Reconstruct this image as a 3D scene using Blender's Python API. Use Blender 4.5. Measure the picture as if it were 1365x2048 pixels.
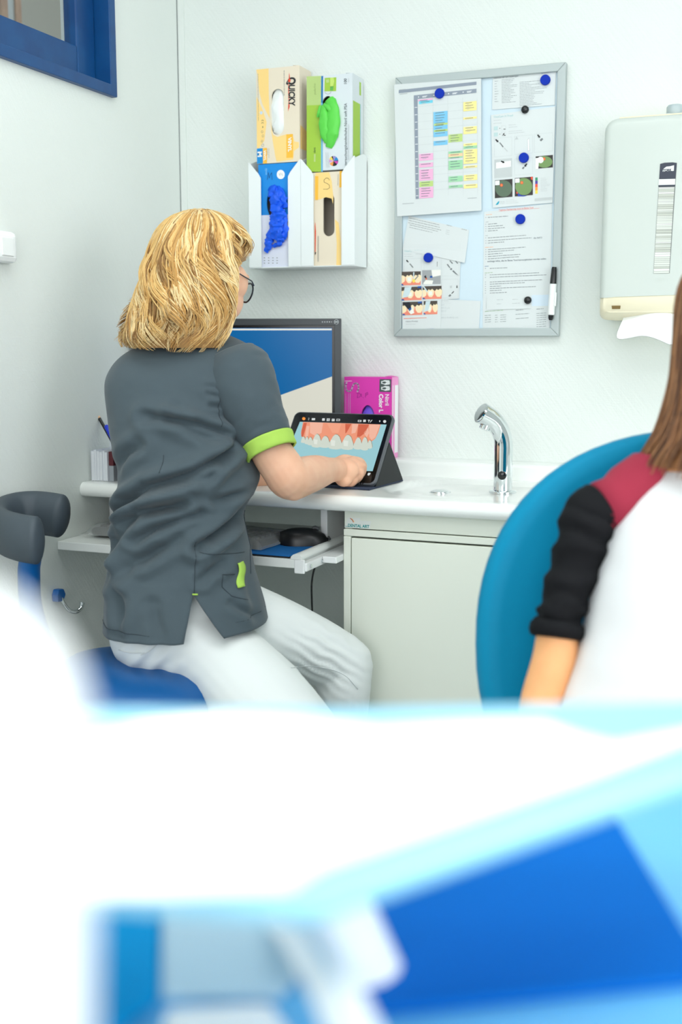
import bpy, bmesh, math, random
from mathutils import Vector, Matrix, Quaternion, noise
random.seed(7)
for o in list(bpy.data.objects): bpy.data.objects.remove(o)
S = bpy.context.scene
C = S.collection
R = math.radians
PI = math.pi

# ------------------------------------------------------------------ camera
CAM = Vector((1.518, -2.656, 1.1777)); F_PX = 2280.0
PITCH, YAW = 0.14546, R(22.0)
cd = bpy.data.cameras.new('camera'); cam = bpy.data.objects.new('camera', cd); C.objects.link(cam)
cd.sensor_fit = 'VERTICAL'; cd.sensor_height = 36.0; cd.sensor_width = 24.0
cd.lens = F_PX / 2048 * 36.0
cam.location = CAM; cam.rotation_euler = (PI/2 - PITCH, 0, YAW)
cd.clip_start = 0.02
cd.dof.use_dof = True; cd.dof.focus_distance = 2.38; cd.dof.aperture_fstop = 2.8
S.camera = cam
# ------------------------------------------------------------------ world, light, exposure
w = bpy.data.worlds.new('world'); S.world = w; w.use_nodes = True
w.node_tree.nodes['Background'].inputs[0].default_value = (0.93, 0.97, 1, 1)
w.node_tree.nodes['Background'].inputs[1].default_value = 0.9
S.view_settings.view_transform = 'Standard'; S.view_settings.look = 'None'
S.view_settings.gamma = 1.0; S.view_settings.use_curve_mapping = False
S.view_settings.exposure = 0.0
PANEL_EMIT = 5.0           # ceiling light panels
DAYLIGHT_W = 62.0          # daylight entering the side window
REAR_FILL_W = 46.0         # fill light from an unseen window added behind the camera
S.cycles.max_bounces = 8; S.cycles.diffuse_bounces = 5
S.cycles.caustics_reflective = False; S.cycles.caustics_refractive = False
S.cycles.sample_clamp_indirect = 6.0
dl = bpy.data.lights.new('daylight', 'AREA'); dl.shape = 'RECTANGLE'; dl.size = 2.2; dl.size_y = 1.5
dl.energy = DAYLIGHT_W; dl.color = (0.96, 0.985, 1.0)
dlo = bpy.data.objects.new('daylight', dl); C.objects.link(dlo)
dlo.location = (3.35, -2.2, 1.5); dlo.rotation_euler = (0, R(90), 0)
d2 = bpy.data.lights.new('rear_fill', 'AREA'); d2.shape = 'RECTANGLE'; d2.size = 2.0; d2.size_y = 1.44  # added fill lamp, brightens the cabinet and the knee space
d2.energy = REAR_FILL_W; d2.color = (0.98, 0.99, 1.0)
d2o = bpy.data.objects.new('rear_fill', d2); C.objects.link(d2o)
d2o.location = (1.6, -4.35, 1.5); d2o.rotation_euler = (R(90), 0, 0)

# measuring helpers: where a point measured in the photograph lies at a known distance or on a known plane
_fw = Vector((-math.sin(YAW)*math.cos(PITCH), math.cos(YAW)*math.cos(PITCH), -math.sin(PITCH)))
_rt = Vector((math.cos(YAW), math.sin(YAW), 0)); _up = _rt.cross(_fw)
def ray(x, y): return _fw + _rt*((x-682.5)/F_PX) - _up*((y-1024)/F_PX)
def at(x, y, D): return CAM + ray(x, y)*D
def onp(x, y, axis, val):
    d = ray(x, y); return CAM + d*((val-CAM[axis])/d[axis])

# ------------------------------------------------------------------ materials
def lin(c):
    r = []
    for v in c[:3]:
        v /= 255.0
        r.append(v/12.92 if v <= 0.04045 else ((v+0.055)/1.055)**2.4)
    return (r[0], r[1], r[2], 1.0)
MATS = {}
def mat(name, rgb, rough=0.5, metal=0.0, spec=0.5, bump=None, vary=None, emit=None, trans=0.0, alpha=1.0, sheen=0.0, coat=0.0, sss=0.0):
    """bump = (scale, strength, distance); vary = (scale, second colour, mix)"""
    if name in MATS: return MATS[name]
    m = bpy.data.materials.new(name); m.use_nodes = True
    nt = m.node_tree; b = nt.nodes['Principled BSDF']; I = b.inputs
    I['Base Color'].default_value = lin(rgb); I['Roughness'].default_value = rough
    I['Metallic'].default_value = metal; I['Specular IOR Level'].default_value = spec
    I['Transmission Weight'].default_value = trans; I['Alpha'].default_value = alpha
    I['Sheen Weight'].default_value = sheen; I['Coat Weight'].default_value = coat
    if sss:
        I['Subsurface Weight'].default_value = sss; I['Subsurface Radius'].default_value = (0.012, 0.004, 0.002); I['Subsurface Scale'].default_value = 1.0
    tc = nt.nodes.new('ShaderNodeTexCoord')
    if vary:
        n = nt.nodes.new('ShaderNodeTexNoise'); n.inputs['Scale'].default_value = vary[0]; n.inputs['Detail'].default_value = 4
        nt.links.new(tc.outputs['Object'], n.inputs['Vector'])
        mx = nt.nodes.new('ShaderNodeMix'); mx.data_type = 'RGBA'
        rp = nt.nodes.new('ShaderNodeMapRange'); rp.inputs[1].default_value = 0.35; rp.inputs[2].default_value = 0.65
        rp.inputs[4].default_value = vary[2]
        nt.links.new(n.outputs['Fac'], rp.inputs[0]); nt.links.new(rp.outputs[0], mx.inputs[0])
        mx.inputs[6].default_value = lin(rgb); mx.inputs[7].default_value = lin(vary[1])
        nt.links.new(mx.outputs[2], I['Base Color'])
    if bump:
        n = nt.nodes.new('ShaderNodeTexNoise'); n.inputs['Scale'].default_value = bump[0]; n.inputs['Detail'].default_value = 3
        nt.links.new(tc.outputs['Object'], n.inputs['Vector'])
        bp = nt.nodes.new('ShaderNodeBump'); bp.inputs['Strength'].default_value = bump[1]; bp.inputs['Distance'].default_value = bump[2]
        nt.links.new(n.outputs['Fac'], bp.inputs['Height']); nt.links.new(bp.outputs[0], I['Normal'])
    if emit:
        I['Emission Color'].default_value = lin(emit[0]); I['Emission Strength'].default_value = emit[1]
    MATS[name] = m
    return m

def wallpaper(name, rgb, plane):
    """woven glass-fibre wallpaper: fine weave plus slanted streaks, relief only"""
    m = mat(name, rgb, rough=0.75, spec=0.25); nt = m.node_tree; L = nt.links
    tc = nt.nodes.new('ShaderNodeTexCoord')
    def mapping(rot, sc):
        mp = nt.nodes.new('ShaderNodeMapping'); mp.inputs['Rotation'].default_value = rot; mp.inputs['Scale'].default_value = sc
        L.new(tc.outputs['Object'], mp.inputs['Vector']); return mp
    ang = R(38)
    rot = (0, ang, 0) if plane == 'xz' else (-ang, 0, 0)
    sc = (140, 1, 13) if plane == 'xz' else (1, 140, 13)
    streak = nt.nodes.new('ShaderNodeTexNoise'); streak.inputs['Scale'].default_value = 1.0; streak.inputs['Detail'].default_value = 2
    # rotate first, then stretch
    m1 = mapping(rot, (1, 1, 1)); m2 = nt.nodes.new('ShaderNodeMapping'); m2.inputs['Scale'].default_value = sc
    L.new(m1.outputs[0], m2.inputs['Vector']); L.new(m2.outputs[0], streak.inputs['Vector'])
    weave = nt.nodes.new('ShaderNodeTexNoise'); weave.inputs['Scale'].default_value = 1.0; weave.inputs['Detail'].default_value = 1
    mw = mapping((0, 0, 0), (60, 60, 330)); L.new(mw.outputs[0], weave.inputs['Vector'])
    weave2 = nt.nodes.new('ShaderNodeTexNoise'); weave2.inputs['Scale'].default_value = 1.0; weave2.inputs['Detail'].default_value = 1
    mw2 = mapping((0, 0, 0), (330, 330, 60)); L.new(mw2.outputs[0], weave2.inputs['Vector'])
    a = nt.nodes.new('ShaderNodeMath'); a.operation = 'ADD'; L.new(weave.outputs['Fac'], a.inputs[0]); L.new(weave2.outputs['Fac'], a.inputs[1])
    b = nt.nodes.new('ShaderNodeMath'); b.operation = 'MULTIPLY_ADD'; L.new(streak.outputs['Fac'], b.inputs[0]); b.inputs[1].default_value = 2.2; L.new(a.outputs[0], b.inputs[2])
    bp = nt.nodes.new('ShaderNodeBump'); bp.inputs['Strength'].default_value = 0.42; bp.inputs['Distance'].default_value = 0.0011
    L.new(b.outputs[0], bp.inputs['Height']); L.new(bp.outputs[0], nt.nodes['Principled BSDF'].inputs['Normal'])
    return m

# ------------------------------------------------------------------ mesh building
class MB:
    def __init__(s): s.v = []; s.f = []; s.m = []
    def add(s, vs, fs, m=0):
        n = len(s.v); s.v += [Vector(a) for a in vs]
        for f in fs: s.f.append(tuple(i+n for i in f)); s.m.append(m)
        return s
    def box(s, x0, x1, y0, y1, z0, z1, m=0):
        return s.add([(x0,y0,z0),(x1,y0,z0),(x1,y1,z0),(x0,y1,z0),(x0,y0,z1),(x1,y0,z1),(x1,y1,z1),(x0,y1,z1)],
                     [(3,2,1,0),(4,5,6,7),(0,1,5,4),(1,2,6,5),(2,3,7,6),(3,0,4,7)], m)
    def grid(s, rows, closeu=False, closev=False, cap0=False, cap1=False, m=0):
        """rows[i][j]; u runs along j"""
        nr, nc = len(rows), len(rows[0]); n = len(s.v)
        for r in rows: s.v += [Vector(a) for a in r]
        for i in range(nr if closev else nr-1):
            for j in range(nc if closeu else nc-1):
                a = n+i*nc+j; b = n+i*nc+(j+1) % nc; c = n+((i+1) % nr)*nc+(j+1) % nc; d = n+((i+1) % nr)*nc+j
                s.f.append((a, b, c, d)); s.m.append(m)
        if cap0: s.f.append(tuple(n+j for j in range(nc-1, -1, -1))); s.m.append(m)
        if cap1: s.f.append(tuple(n+(nr-1)*nc+j for j in range(nc))); s.m.append(m)
        return s
    def tube(s, pts, rad, n=10, m=0, cap=True, flat=None, twist=None):
        """swept round (or elliptical: flat = (direction, factor)) section along pts; rad number or list"""
        pts = [Vector(p) for p in pts]; k = len(pts)
        rads = rad if isinstance(rad, (list, tuple)) else [rad]*k
        rows = []; ref = None
        for i in range(k):
            t = (pts[min(i+1, k-1)]-pts[max(i-1, 0)])
            t = t.normalized() if t.length > 1e-9 else Vector((0, 0, 1))
            if ref is None:
                ref = Vector((0, 0, 1)) if abs(t.z) < 0.9 else Vector((1, 0, 0))
                if flat: ref = Vector(flat[0])
            a = (ref - t*ref.dot(t))
            a = a.normalized() if a.length > 1e-6 else t.orthogonal().normalized()
            ref = a; b = t.cross(a)
            fa = flat[1] if flat else 1.0
            r = rads[i]; ra, rb = (r if isinstance(r, tuple) else (r*fa, r))
            rows.append([pts[i]+a*(math.cos(2*PI*j/n)*ra)+b*(math.sin(2*PI*j/n)*rb) for j in range(n)])
        return s.grid(rows, closeu=True, cap0=cap, cap1=cap, m=m)
    def lathe(s, prof, n=24, c=(0, 0, 0), axis=(0, 0, 1), m=0, cap0=True, cap1=True):
        """prof = [(radius, height)...] around axis through c"""
        c = Vector(c); ax = Vector(axis).normalized(); a = ax.orthogonal().normalized(); b = ax.cross(a)
        rows = [[c+ax*h+(a*math.cos(2*PI*j/n)+b*math.sin(2*PI*j/n))*r for j in range(n)] for r, h in prof]
        return s.grid(rows, closeu=True, cap0=cap0, cap1=cap1, m=m)
    def prism(s, poly, o, u, v, t, m=0):
        """polygon (u,v) in the plane o,u,v extruded by vector t"""
        o = Vector(o); u = Vector(u); v = Vector(v); t = Vector(t); n = len(poly)
        vs = [o+u*a+v*b for a, b in poly]; vs += [q+t for q in vs]
        fs = [tuple(range(n-1, -1, -1)), tuple(range(n, 2*n))]
        fs += [(i, (i+1) % n, n+(i+1) % n, n+i) for i in range(n)]
        return s.add(vs, fs, m)
    def poly(s, fr, pts, off=0.0, m=0):
        return s.add([fr(a, b, off) for a, b in pts], [tuple(range(len(pts)))], m)
    def rect(s, fr, u0, v0, u1, v1, off=0.0, m=0):
        return s.poly(fr, [(u0, v0), (u1, v0), (u1, v1), (u0, v1)], off, m)
    def disc(s, fr, u, v, r, off=0.0, m=0, n=20, rv=None):
        rv = rv or r
        return s.poly(fr, [(u+r*math.cos(2*PI*i/n), v+rv*math.sin(2*PI*i/n)) for i in range(n)], off, m)
    def stroke(s, fr, pts, wd, off=0.0, m=0):
        """flat pen line of width wd"""
        for (a, b), (c, d) in zip(pts[:-1], pts[1:]):
            l = math.hypot(c-a, d-b)
            if l < 1e-7: continue
            x, y = -(d-b)/l*wd/2, (c-a)/l*wd/2; ex, ey = (c-a)/l*wd*.3, (d-b)/l*wd*.3
            s.poly(fr, [(a-ex-x, b-ey-y), (c+ex-x, d+ey-y), (c+ex+x, d+ey+y), (a-ex+x, b-ey+y)], off, m)
        return s
    def ell(s, c, r, nu=16, nv=10, m=0, rot=None):
        c = Vector(c); rot = rot or Matrix.Identity(3); rows = []
        for i in range(nv+1):
            th = PI*i/nv
            th = min(max(th, 0.02), PI-0.02)
            rows.append([c+rot @ Vector((r[0]*math.sin(th)*math.cos(2*PI*j/nu), r[1]*math.sin(th)*math.sin(2*PI*j/nu), -r[2]*math.cos(th))) for j in range(nu)])
        return s.grid(rows, closeu=True, cap0=True, cap1=True, m=m)
    def build(s, name, mats, parent=None, smooth=None, bevel=None, sub=0, fix=True, solid=None, weld=False):
        me = bpy.data.meshes.new(name)
        me.from_pydata([tuple(a) for a in s.v], [], s.f); me.update()
        if not isinstance(mats, (list, tuple)): mats = [mats]
        for a in mats: me.materials.append(a)
        if len(mats) > 1: me.polygons.foreach_set('material_index', s.m)
        if weld:
            bm = bmesh.new(); bm.from_mesh(me); bmesh.ops.remove_doubles(bm, verts=bm.verts, dist=1e-5); bm.to_mesh(me); bm.free()
        if fix:
            bm = bmesh.new(); bm.from_mesh(me); bmesh.ops.recalc_face_normals(bm, faces=bm.faces); bm.to_mesh(me); bm.free()
        if smooth is not None:
            me.polygons.foreach_set('use_smooth', [True]*len(me.polygons))
            if smooth < 179: me.set_sharp_from_angle(angle=R(smooth))
        o = bpy.data.objects.new(name, me); C.objects.link(o)
        if parent: o.parent = parent
        if solid:
            md = o.modifiers.new('thickness', 'SOLIDIFY'); md.thickness = solid; md.offset = 0
        if bevel:
            md = o.modifiers.new('edge', 'BEVEL'); md.width = bevel; md.segments = 2; md.limit_method = 'ANGLE'; md.angle_limit = R(40)
        if sub:
            md = o.modifiers.new('subdivision', 'SUBSURF'); md.levels = sub; md.render_levels = sub
        return o
def rbox(name, x0, x1, y0, y1, z0, z1, m, parent=None, bevel=0.003):
    return MB().box(x0, x1, y0, y1, z0, z1).build(name, m, parent, bevel=bevel, smooth=35)
def frame(o, u, v, n):
    o, u, v, n = Vector(o), Vector(u), Vector(v), Vector(n)
    return lambda a, b, off=0.0: o+u*a+v*b+n*off
def tag(o, label, cat, group=None):
    o['label'] = label; o['category'] = cat
    if group: o['group'] = group
    return o
def thing(name, label, cat, loc=(0, 0, 0), rotz=0.0, group=None):
    o = bpy.data.objects.new(name, None); C.objects.link(o); o.empty_display_size = 0.05
    o.location = loc; o.rotation_euler = (0, 0, rotz)
    return tag(o, label, cat, group)
def struct(o): o['kind'] = 'structure'; return o
_TXT = {}
def text(mb, s, fr, u, v, size, m=0, off=0.0006, rot=0.0, bold=0.0, sx=1.0, slant=0.0):
    """flat lettering laid on a surface: baseline start (u,v), letter height about 0.7*size, turned by rot"""
    key = (s, bold)
    if key not in _TXT:
        cu = bpy.data.curves.new('lettering', 'FONT'); cu.body = s; cu.offset = bold; cu.resolution_u = 3
        ob = bpy.data.objects.new('lettering', cu); C.objects.link(ob)
        dg = bpy.context.evaluated_depsgraph_get(); me = ob.evaluated_get(dg).to_mesh()
        _TXT[key] = ([tuple(q.co) for q in me.vertices], [tuple(p.vertices) for p in me.polygons])
        ob.evaluated_get(dg).to_mesh_clear(); bpy.data.objects.remove(ob); bpy.data.curves.remove(cu)
    vs, fs = _TXT[key]; c, sn = math.cos(rot), math.sin(rot); out = []
    for x, y, z in vs:
        x, y = (x+slant*y)*size*sx, y*size
        out.append(fr(u+c*x-sn*y, v+sn*x+c*y, off))
    return mb.add(out, fs, m)
def lines(mb, fr, u0, u1, v0, v1, n, h, m=0, off=0.0005, fill=(0.5, 1.0), rot=0.0, word=None):
    """rows of small print too small to read, drawn as word-long dashes"""
    for i in range(n):
        v = v1-(v1-v0)*(i+0.5)/n; end = u0+(u1-u0)*random.uniform(*fill); u = u0
        while u < end:
            l = random.uniform(2.0, 6.5)*h if word is None else word
            e = min(u+l, end)
            dv = (u-u0)*math.tan(rot); dv2 = (e-u0)*math.tan(rot)
            mb.poly(fr, [(u, v+dv-h*.35), (e, v+dv2-h*.35), (e, v+dv2+h*.35), (u, v+dv+h*.35)], off, m)
            u = e+h*0.8
def smooth01(t):
    t = max(0.0, min(1.0, t)); return t*t*(3-2*t)
def spline(pts, n):
    """Catmull-Rom through tuples of any length, n samples per span"""
    P = [Vector(p) for p in pts]; out = []
    for i in range(len(P)-1):
        a = P[i-1] if i else P[0]*2-P[1]; b = P[i]; c = P[i+1]; d = P[i+2] if i+2 < len(P) else P[-1]*2-P[-2]
        for j in range(n):
            t = j/n
            out.append(0.5*((2*b)+(c-a)*t+(2*a-5*b+4*c-d)*t*t+(3*b-a-3*c+d)*t*t*t))
    out.append(P[-1]); return out
def lerp_table(tab, x):
    """tab = [(x, a, b, ...)] sorted; Catmull-Rom-ish smooth interpolation"""
    if x <= tab[0][0]: return tab[0][1:]
    for k in range(len(tab)-1):
        if x <= tab[k+1][0]:
            t = (x-tab[k][0])/(tab[k+1][0]-tab[k][0]); out = []
            for i in range(1, len(tab[0])):
                p0 = tab[max(k-1, 0)]; p1 = tab[k]; p2 = tab[k+1]; p3 = tab[min(k+2, len(tab)-1)]
                h = p2[0]-p1[0]
                m1 = (p2[i]-p0[i])/(p2[0]-p0[0])*h if p2[0] != p0[0] else 0
                m2 = (p3[i]-p1[i])/(p3[0]-p1[0])*h if p3[0] != p1[0] else 0
                out.append((2*t**3-3*t*t+1)*p1[i]+(t**3-2*t*t+t)*m1+(-2*t**3+3*t*t)*p2[i]+(t**3-t*t)*m2)
            return tuple(out)
    return tab[-1][1:]

# ================================================================== the room
WALL = wallpaper('wallpaper_back', (225, 231, 227), 'xz'); WALL_L = wallpaper('wallpaper_side', (225, 231, 227), 'yz')
PLAIN = mat('white_paint', (205, 208, 206), 0.8, spec=0.2)
BLUEWOOD = mat('blue_lacquer', (0, 62, 118), 0.4, bump=(40, 0.15, 0.001), vary=(14, (8, 78, 134), 0.7))
TRIMW = mat('white_lacquer', (240, 244, 243), 0.35)
RX, RY, RZ = 3.3, -4.3, 2.62
struct(MB().box(-.12, RX+.1, 0, .1, 0, RZ).build('wall_back', WALL))
wy0, wy1, wz0, wz1 = -1.15, -0.331, 1.764, 2.36      # opening of the high window
wl = MB()
wl.box(-.12, 0, RY, 0, 0, wz0); wl.box(-.12, 0, RY, 0, wz1, RZ); wl.box(-.12, 0, wy1, 0, wz0, wz1); wl.box(-.12, 0, RY, wy0, wz0, wz1)
struct(wl.build('wall_left', WALL_L))
wr = MB()                                              # the wall with the daylight window, beside the camera
wr.box(RX, RX+.1, RY, 0, 0, .78); wr.box(RX, RX+.1, RY, 0, 2.22, RZ); wr.box(RX, RX+.1, -1.1, 0, .78, 2.22); wr.box(RX, RX+.1, RY, -3.3, .78, 2.22)
struct(wr.build('wall_right', PLAIN))
wf = MB()  # unseen wall, its opening made for the added fill window
wf.box(-.12, RX+.1, RY-.1, RY, 0, .78); wf.box(-.12, RX+.1, RY-.1, RY, 2.22, RZ); wf.box(-.12, .6, RY-.1, RY, .78, 2.22); wf.box(2.6, RX+.1, RY-.1, RY, .78, 2.22)
struct(wf.build('wall_front', PLAIN))
struct(MB().box(-.12, RX+.1, RY-.1, .1, RZ, RZ+.1).build('ceiling', PLAIN))
FLOOR = mat('grey_vinyl_floor', (158, 162, 162), 0.45, vary=(22, (142, 148, 150), 0.6))
struct(MB().box(-.12, RX+.1, RY-.1, .1, -.1, 0).build('floor', FLOOR))
# daylight window in the side wall
w2 = bpy.data.objects.new('window_2', None); C.objects.link(w2); struct(w2)
f = MB()
for a in ((-3.3, -3.24), (-2.23, -2.17), (-1.16, -1.1)): f.box(RX+.02, RX+.08, a[0], a[1], .78, 2.22)
f.box(RX+.02, RX+.08, -3.3, -1.1, .78, .84); f.box(RX+.02, RX+.08, -3.3, -1.1, 2.16, 2.22)
f.build('window_frame', TRIMW, w2, bevel=.004)
w3 = bpy.data.objects.new('fill_window', None); C.objects.link(w3); struct(w3)  # unseen window, added to bring fill light in from behind
f = MB()
for a in ((.6, .66), (1.57, 1.63), (2.54, 2.6)): f.box(a[0], a[1], RY-.04, RY-.01, .78, 2.22)
f.box(.6, 2.6, RY-.04, RY-.01, .78, .84); f.box(.6, 2.6, RY-.04, RY-.01, 2.16, 2.22)
f.build('window_frame', TRIMW, w3, bevel=.004)
# corner trim: slim strip with a dark joint along the corner
t1 = MB().box(0.0005, .019, -.0045, 0, .93, RZ).build('trim_1', WALL); struct(t1)
jt = MB().box(-.0008, .0012, -.0062, 0, .93, RZ).build('joint', mat('dark_joint', (96, 104, 104), .9), t1)
# blue wooden window, high in the side wall
w1 = bpy.data.objects.new('window_1', None); C.objects.link(w1); struct(w1)
f = MB(); b = .022
f.box(-.1, .014, wy1-.003, wy1+b, wz0-b, wz1+b); f.box(-.1, .014, wy0-b, wy0+.003, wz0-b, wz1+b)
f.box(-.1, .014, wy0, wy1, wz0-b, wz0+.003); f.box(-.1, .014, wy0, wy1, wz1-.003, wz1+b)
f.build('window_frame', BLUEWOOD, w1, bevel=.002)
f = MB(); sx0, sx1, sw = -.062, -.026, .074
for i, (a0, a1, c0, c1) in enumerate(((wy1-sw, wy1-.0035, wz0+.0035, wz1-.0035), (wy0+.0035, wy0+sw, wz0+.0035, wz1-.0035))): f.box(sx0, sx1, a0, a1, c0, c1)
f.box(sx0, sx1, wy0+sw, wy1-sw, wz0+.0035, wz0+sw); f.box(sx0, sx1, wy0+sw, wy1-sw, wz1-sw, wz1-.0035)
f.build('sash', BLUEWOOD, w1, bevel=.004)
GL = bpy.data.materials.new('window_glass'); GL.use_nodes = True; nt = GL.node_tree; nt.nodes.clear()
o_ = nt.nodes.new('ShaderNodeOutputMaterial'); mx = nt.nodes.new('ShaderNodeMixShader'); tr = nt.nodes.new('ShaderNodeBsdfTransparent'); gl = nt.nodes.new('ShaderNodeBsdfGlossy')
tr.inputs[0].default_value = (.9, .93, .93, 1); gl.inputs['Roughness'].default_value = .02; mx.inputs[0].default_value = .1
nt.links.new(tr.outputs[0], mx.inputs[1]); nt.links.new(gl.outputs[0], mx.inputs[2]); nt.links.new(mx.outputs[0], o_.inputs[0])
MB().box(-.047, -.043, wy0+sw-.008, wy1-sw+.008, wz0+sw-.008, wz1-sw+.008).build('pane', GL, w1)
# the room beyond that window
TAUPE = mat('taupe_paint', (168, 166, 154), .9)
nb = MB(); nb.box(-1.3, -1.25, -2.6, 1.6, 1.0, 3.0); nb.box(-1.3, -.121, 1.55, 1.6, 1.0, 3.0)
struct(nb.build('wall_beyond', TAUPE))
WOOD = mat('pale_wood', (176, 130, 92), .5, vary=(30, (152, 104, 70), .8))
dp = thing('door_post', 'wooden door post with metal seal strip behind the blue window', 'door post', (-.75, .3, 1.0))
MB().box(-.04, .0, -.03, .0, 0, 2.0).build('post', WOOD, dp, bevel=.002)
MB().box(-.045, .002, .034, .062, 0, 2.0).build('post', WOOD, dp, bevel=.002)
MB().box(-.03, -.004, -.002, .036, 0, 2.0).build('seal_strip', mat('steel_strip', (176, 184, 186), .35, metal=.6), dp)
# ceiling lights
LAMP = mat('lamp_diffuser', (255, 255, 255), .5, emit=((250, 255, 254), PANEL_EMIT)); ALU = mat('white_metal', (238, 240, 240), .4)
for i, (x, y, lab) in enumerate(((.80, -1.35, 'flat square ceiling light panel nearest the sink wall'), (2.3, -1.5, 'flat ceiling light panel over the dental chair by the daylight window'), (1.5, -3.0, 'flat ceiling light panel behind the camera position'))):
    L_ = thing('ceiling_light', lab, 'ceiling light', (x, y, RZ), 0, 'ceiling light panels')
    f = MB()
    for s_ in (-1, 1): f.box(-.62, .62, s_*.31-.01, s_*.31+.01, -.03, 0); f.box(s_*.61-.01, s_*.61+.01, -.32, .32, -.03, 0)
    f.build('frame', ALU, L_); MB().box(-.6, .6, -.3, .3, -.024, -.012).build('diffuser', LAMP, L_)

# ================================================================== worktop, sink and cabinet
SOLID = mat('white_solid_surface', (240, 243, 240), .22, coat=.2)
CREAM = mat('cream_laminate', (226, 230, 218), .45)
WT = .868
def sink_depth(x, y):
    """shallow moulded basin in the worktop"""
    cx, cy, hx, hy, r = .99, -.265, .31, .165, .13
    qx, qy = abs(x-cx)-(hx-r), abs(y-cy)-(hy-r)
    d = math.hypot(max(qx, 0), max(qy, 0))+min(max(qx, qy), 0)-r
    e = math.hypot((x-.80)/.13, (y+.235)/.10)
    return .009*smooth01(-d/.012)+.010*smooth01(1.15-e)
rows = []
ys = [-.03-.012*k for k in range(37)]
for k in range(191):
    x = .0008+1.9*k/190
    row = [(x, -.001, .84), (x, -.001, WT)]
    row += [(x, y, WT-sink_depth(x, y)) for y in ys]
    for q in range(0, 11):
        a = PI/2-PI*q/10
        row.append((x, -.474-.0165*math.cos(a), .8515+.0165*math.sin(a)))
    row += [(x, -.45, .835)]
    rows.append(row)
wt = MB().grid(rows, closeu=True, cap0=True, cap1=True).build('worktop', SOLID, smooth=50)
tag(wt, 'long white worktop with rounded front edge and shallow moulded sink', 'worktop')
up = MB(); prof = [(-.001, .8675), (-.001, .905), (-.068, .905)]+[(-.068-.010*math.sin(a), .895+.010*math.cos(a)) for a in (.4, .8, 1.2, 1.57)]+[(-.078, .8675)]
up.grid([[(x, y, z) for y, z in prof] for x in (.0008, 1.9)], closeu=True, cap0=True, cap1=True)
tag(up.build('upstand_ledge', SOLID, smooth=40), 'raised white ledge running along the wall behind the worktop', 'ledge')
CHROME = mat('chrome', (225, 230, 232), .06, metal=1.0)
dr = thing('drain_cover', 'round chrome drain cover in the white sink', 'drain cover', onp(880, 985, 2, WT-.019))
MB().lathe([(.021, 0), (.021, .003), (.014, .006), (0.002, .0065)], 28).build('cap', CHROME, dr, smooth=40)
MB().lathe([(.026, 0), (.026, .0015), (.022, .002)], 28).build('ring', CHROME, dr, smooth=40)
# sensor tap
tp = thing('sensor_tap', 'chrome sensor tap with black eye at the white sink', 'tap', (.921, -.236, WT-.009))
sd = Vector((-.62, -.55, 0)).normalized()               # the spout points over the drain towards the user
MB().lathe([(.030, 0), (.030, .004), (.026, .006)], 32).build('base_ring', CHROME, tp, smooth=40)
pth = [(0, 0, .004), (0, 0, .05), (0, 0, .10)]
for k in range(1, 9):
    a = k/8*R(62); r_ = .075
    q = sd*(r_*(1-math.cos(a))); pth.append((q.x, q.y, .10+r_*math.sin(a)))
q = Vector(pth[-1]); dirv = (sd*math.sin(R(62))+Vector((0, 0, math.cos(R(62))))); e1 = q+dirv*.018; pth.append(tuple(e1))
MB().tube([Vector(a) for a in pth], [.0205]*3+[.0203, .0202, .0202, .0205, .021, .0215, .022, .0225, .023, .0225], 28).build('body', CHROME, tp, smooth=40)
MB().lathe([(.0205, 0), (.0195, .003), (.002, .0035)], 28, c=e1, axis=dirv).build('end_cap', CHROME, tp, smooth=40)
ae = q+dirv*.004+Vector((0, 0, -.018)); ax = (sd*.45-Vector((0, 0, 1))).normalized()
MB().lathe([(.0115, 0), (.0115, .012), (.009, .013)], 24, c=ae, axis=ax).build('aerator', CHROME, tp, smooth=40)
nv = Vector((.15, -1, 0)).normalized()
MB().lathe([(.0095, .0), (.0095, .003), (.0075, .0042), (.001, .0045)], 24, c=nv*.0188+Vector((0, 0, .040)), axis=nv).build('sensor_eye', mat('black_gloss', (12, 14, 16), .15), tp, smooth=40)

cb = thing('sink_cabinet', 'cream sink cabinet under the white worktop', 'cabinet', (0, 0, 0))
c0, c1, cf = .637, 1.86, -.452
MB().box(c0, c0+.016, cf, -.002, .09, .8345).build('side_panel', CREAM, cb, bevel=.001)
MB().box(c1-.016, c1, cf, -.002, .09, .8345).build('side_panel', CREAM, cb, bevel=.001)
MB().box(c0+.016, c1-.016, -.012, -.002, .09, .8345).build('back_panel', CREAM, cb)
MB().box(c0+.016, c1-.016, cf, -.012, .09, .108).build('bottom_panel', CREAM, cb)
MB().box(c0, c1, cf-.004, cf+.012, .797, .8345).build('fascia', CREAM, cb, bevel=.001)
MB().box(c0, c1, cf-.010, cf, .781, .7955).build('top_rail', CREAM, cb, bevel=.002)
MB().box(c0, c0+.0165, cf-.010, cf, .09, .7805).build('stile', CREAM, cb, bevel=.002)
d1 = MB().box(c0+.0185, c0+.62, cf-.011, cf+.006, .10, .7775).build('door', CREAM, cb, bevel=.0015)
d2 = MB().box(c0+.624, c1-.002, cf-.011, cf+.006, .10, .7775).build('door', CREAM, cb, bevel=.0015)
for d_, hx in ((d1, c0+.56), (d2, c0+.68)):
    MB().tube([(hx, cf-.011, .70), (hx, cf-.036, .695), (hx, cf-.036, .60), (hx, cf-.011, .595)], .005, 10).build('handle', CHROME, d_, smooth=40)
MB().box(c0+.01, c1-.01, cf+.05, cf+.062, .0, .09).build('plinth', mat('grey_plinth', (150, 154, 152), .5), cb)
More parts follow.
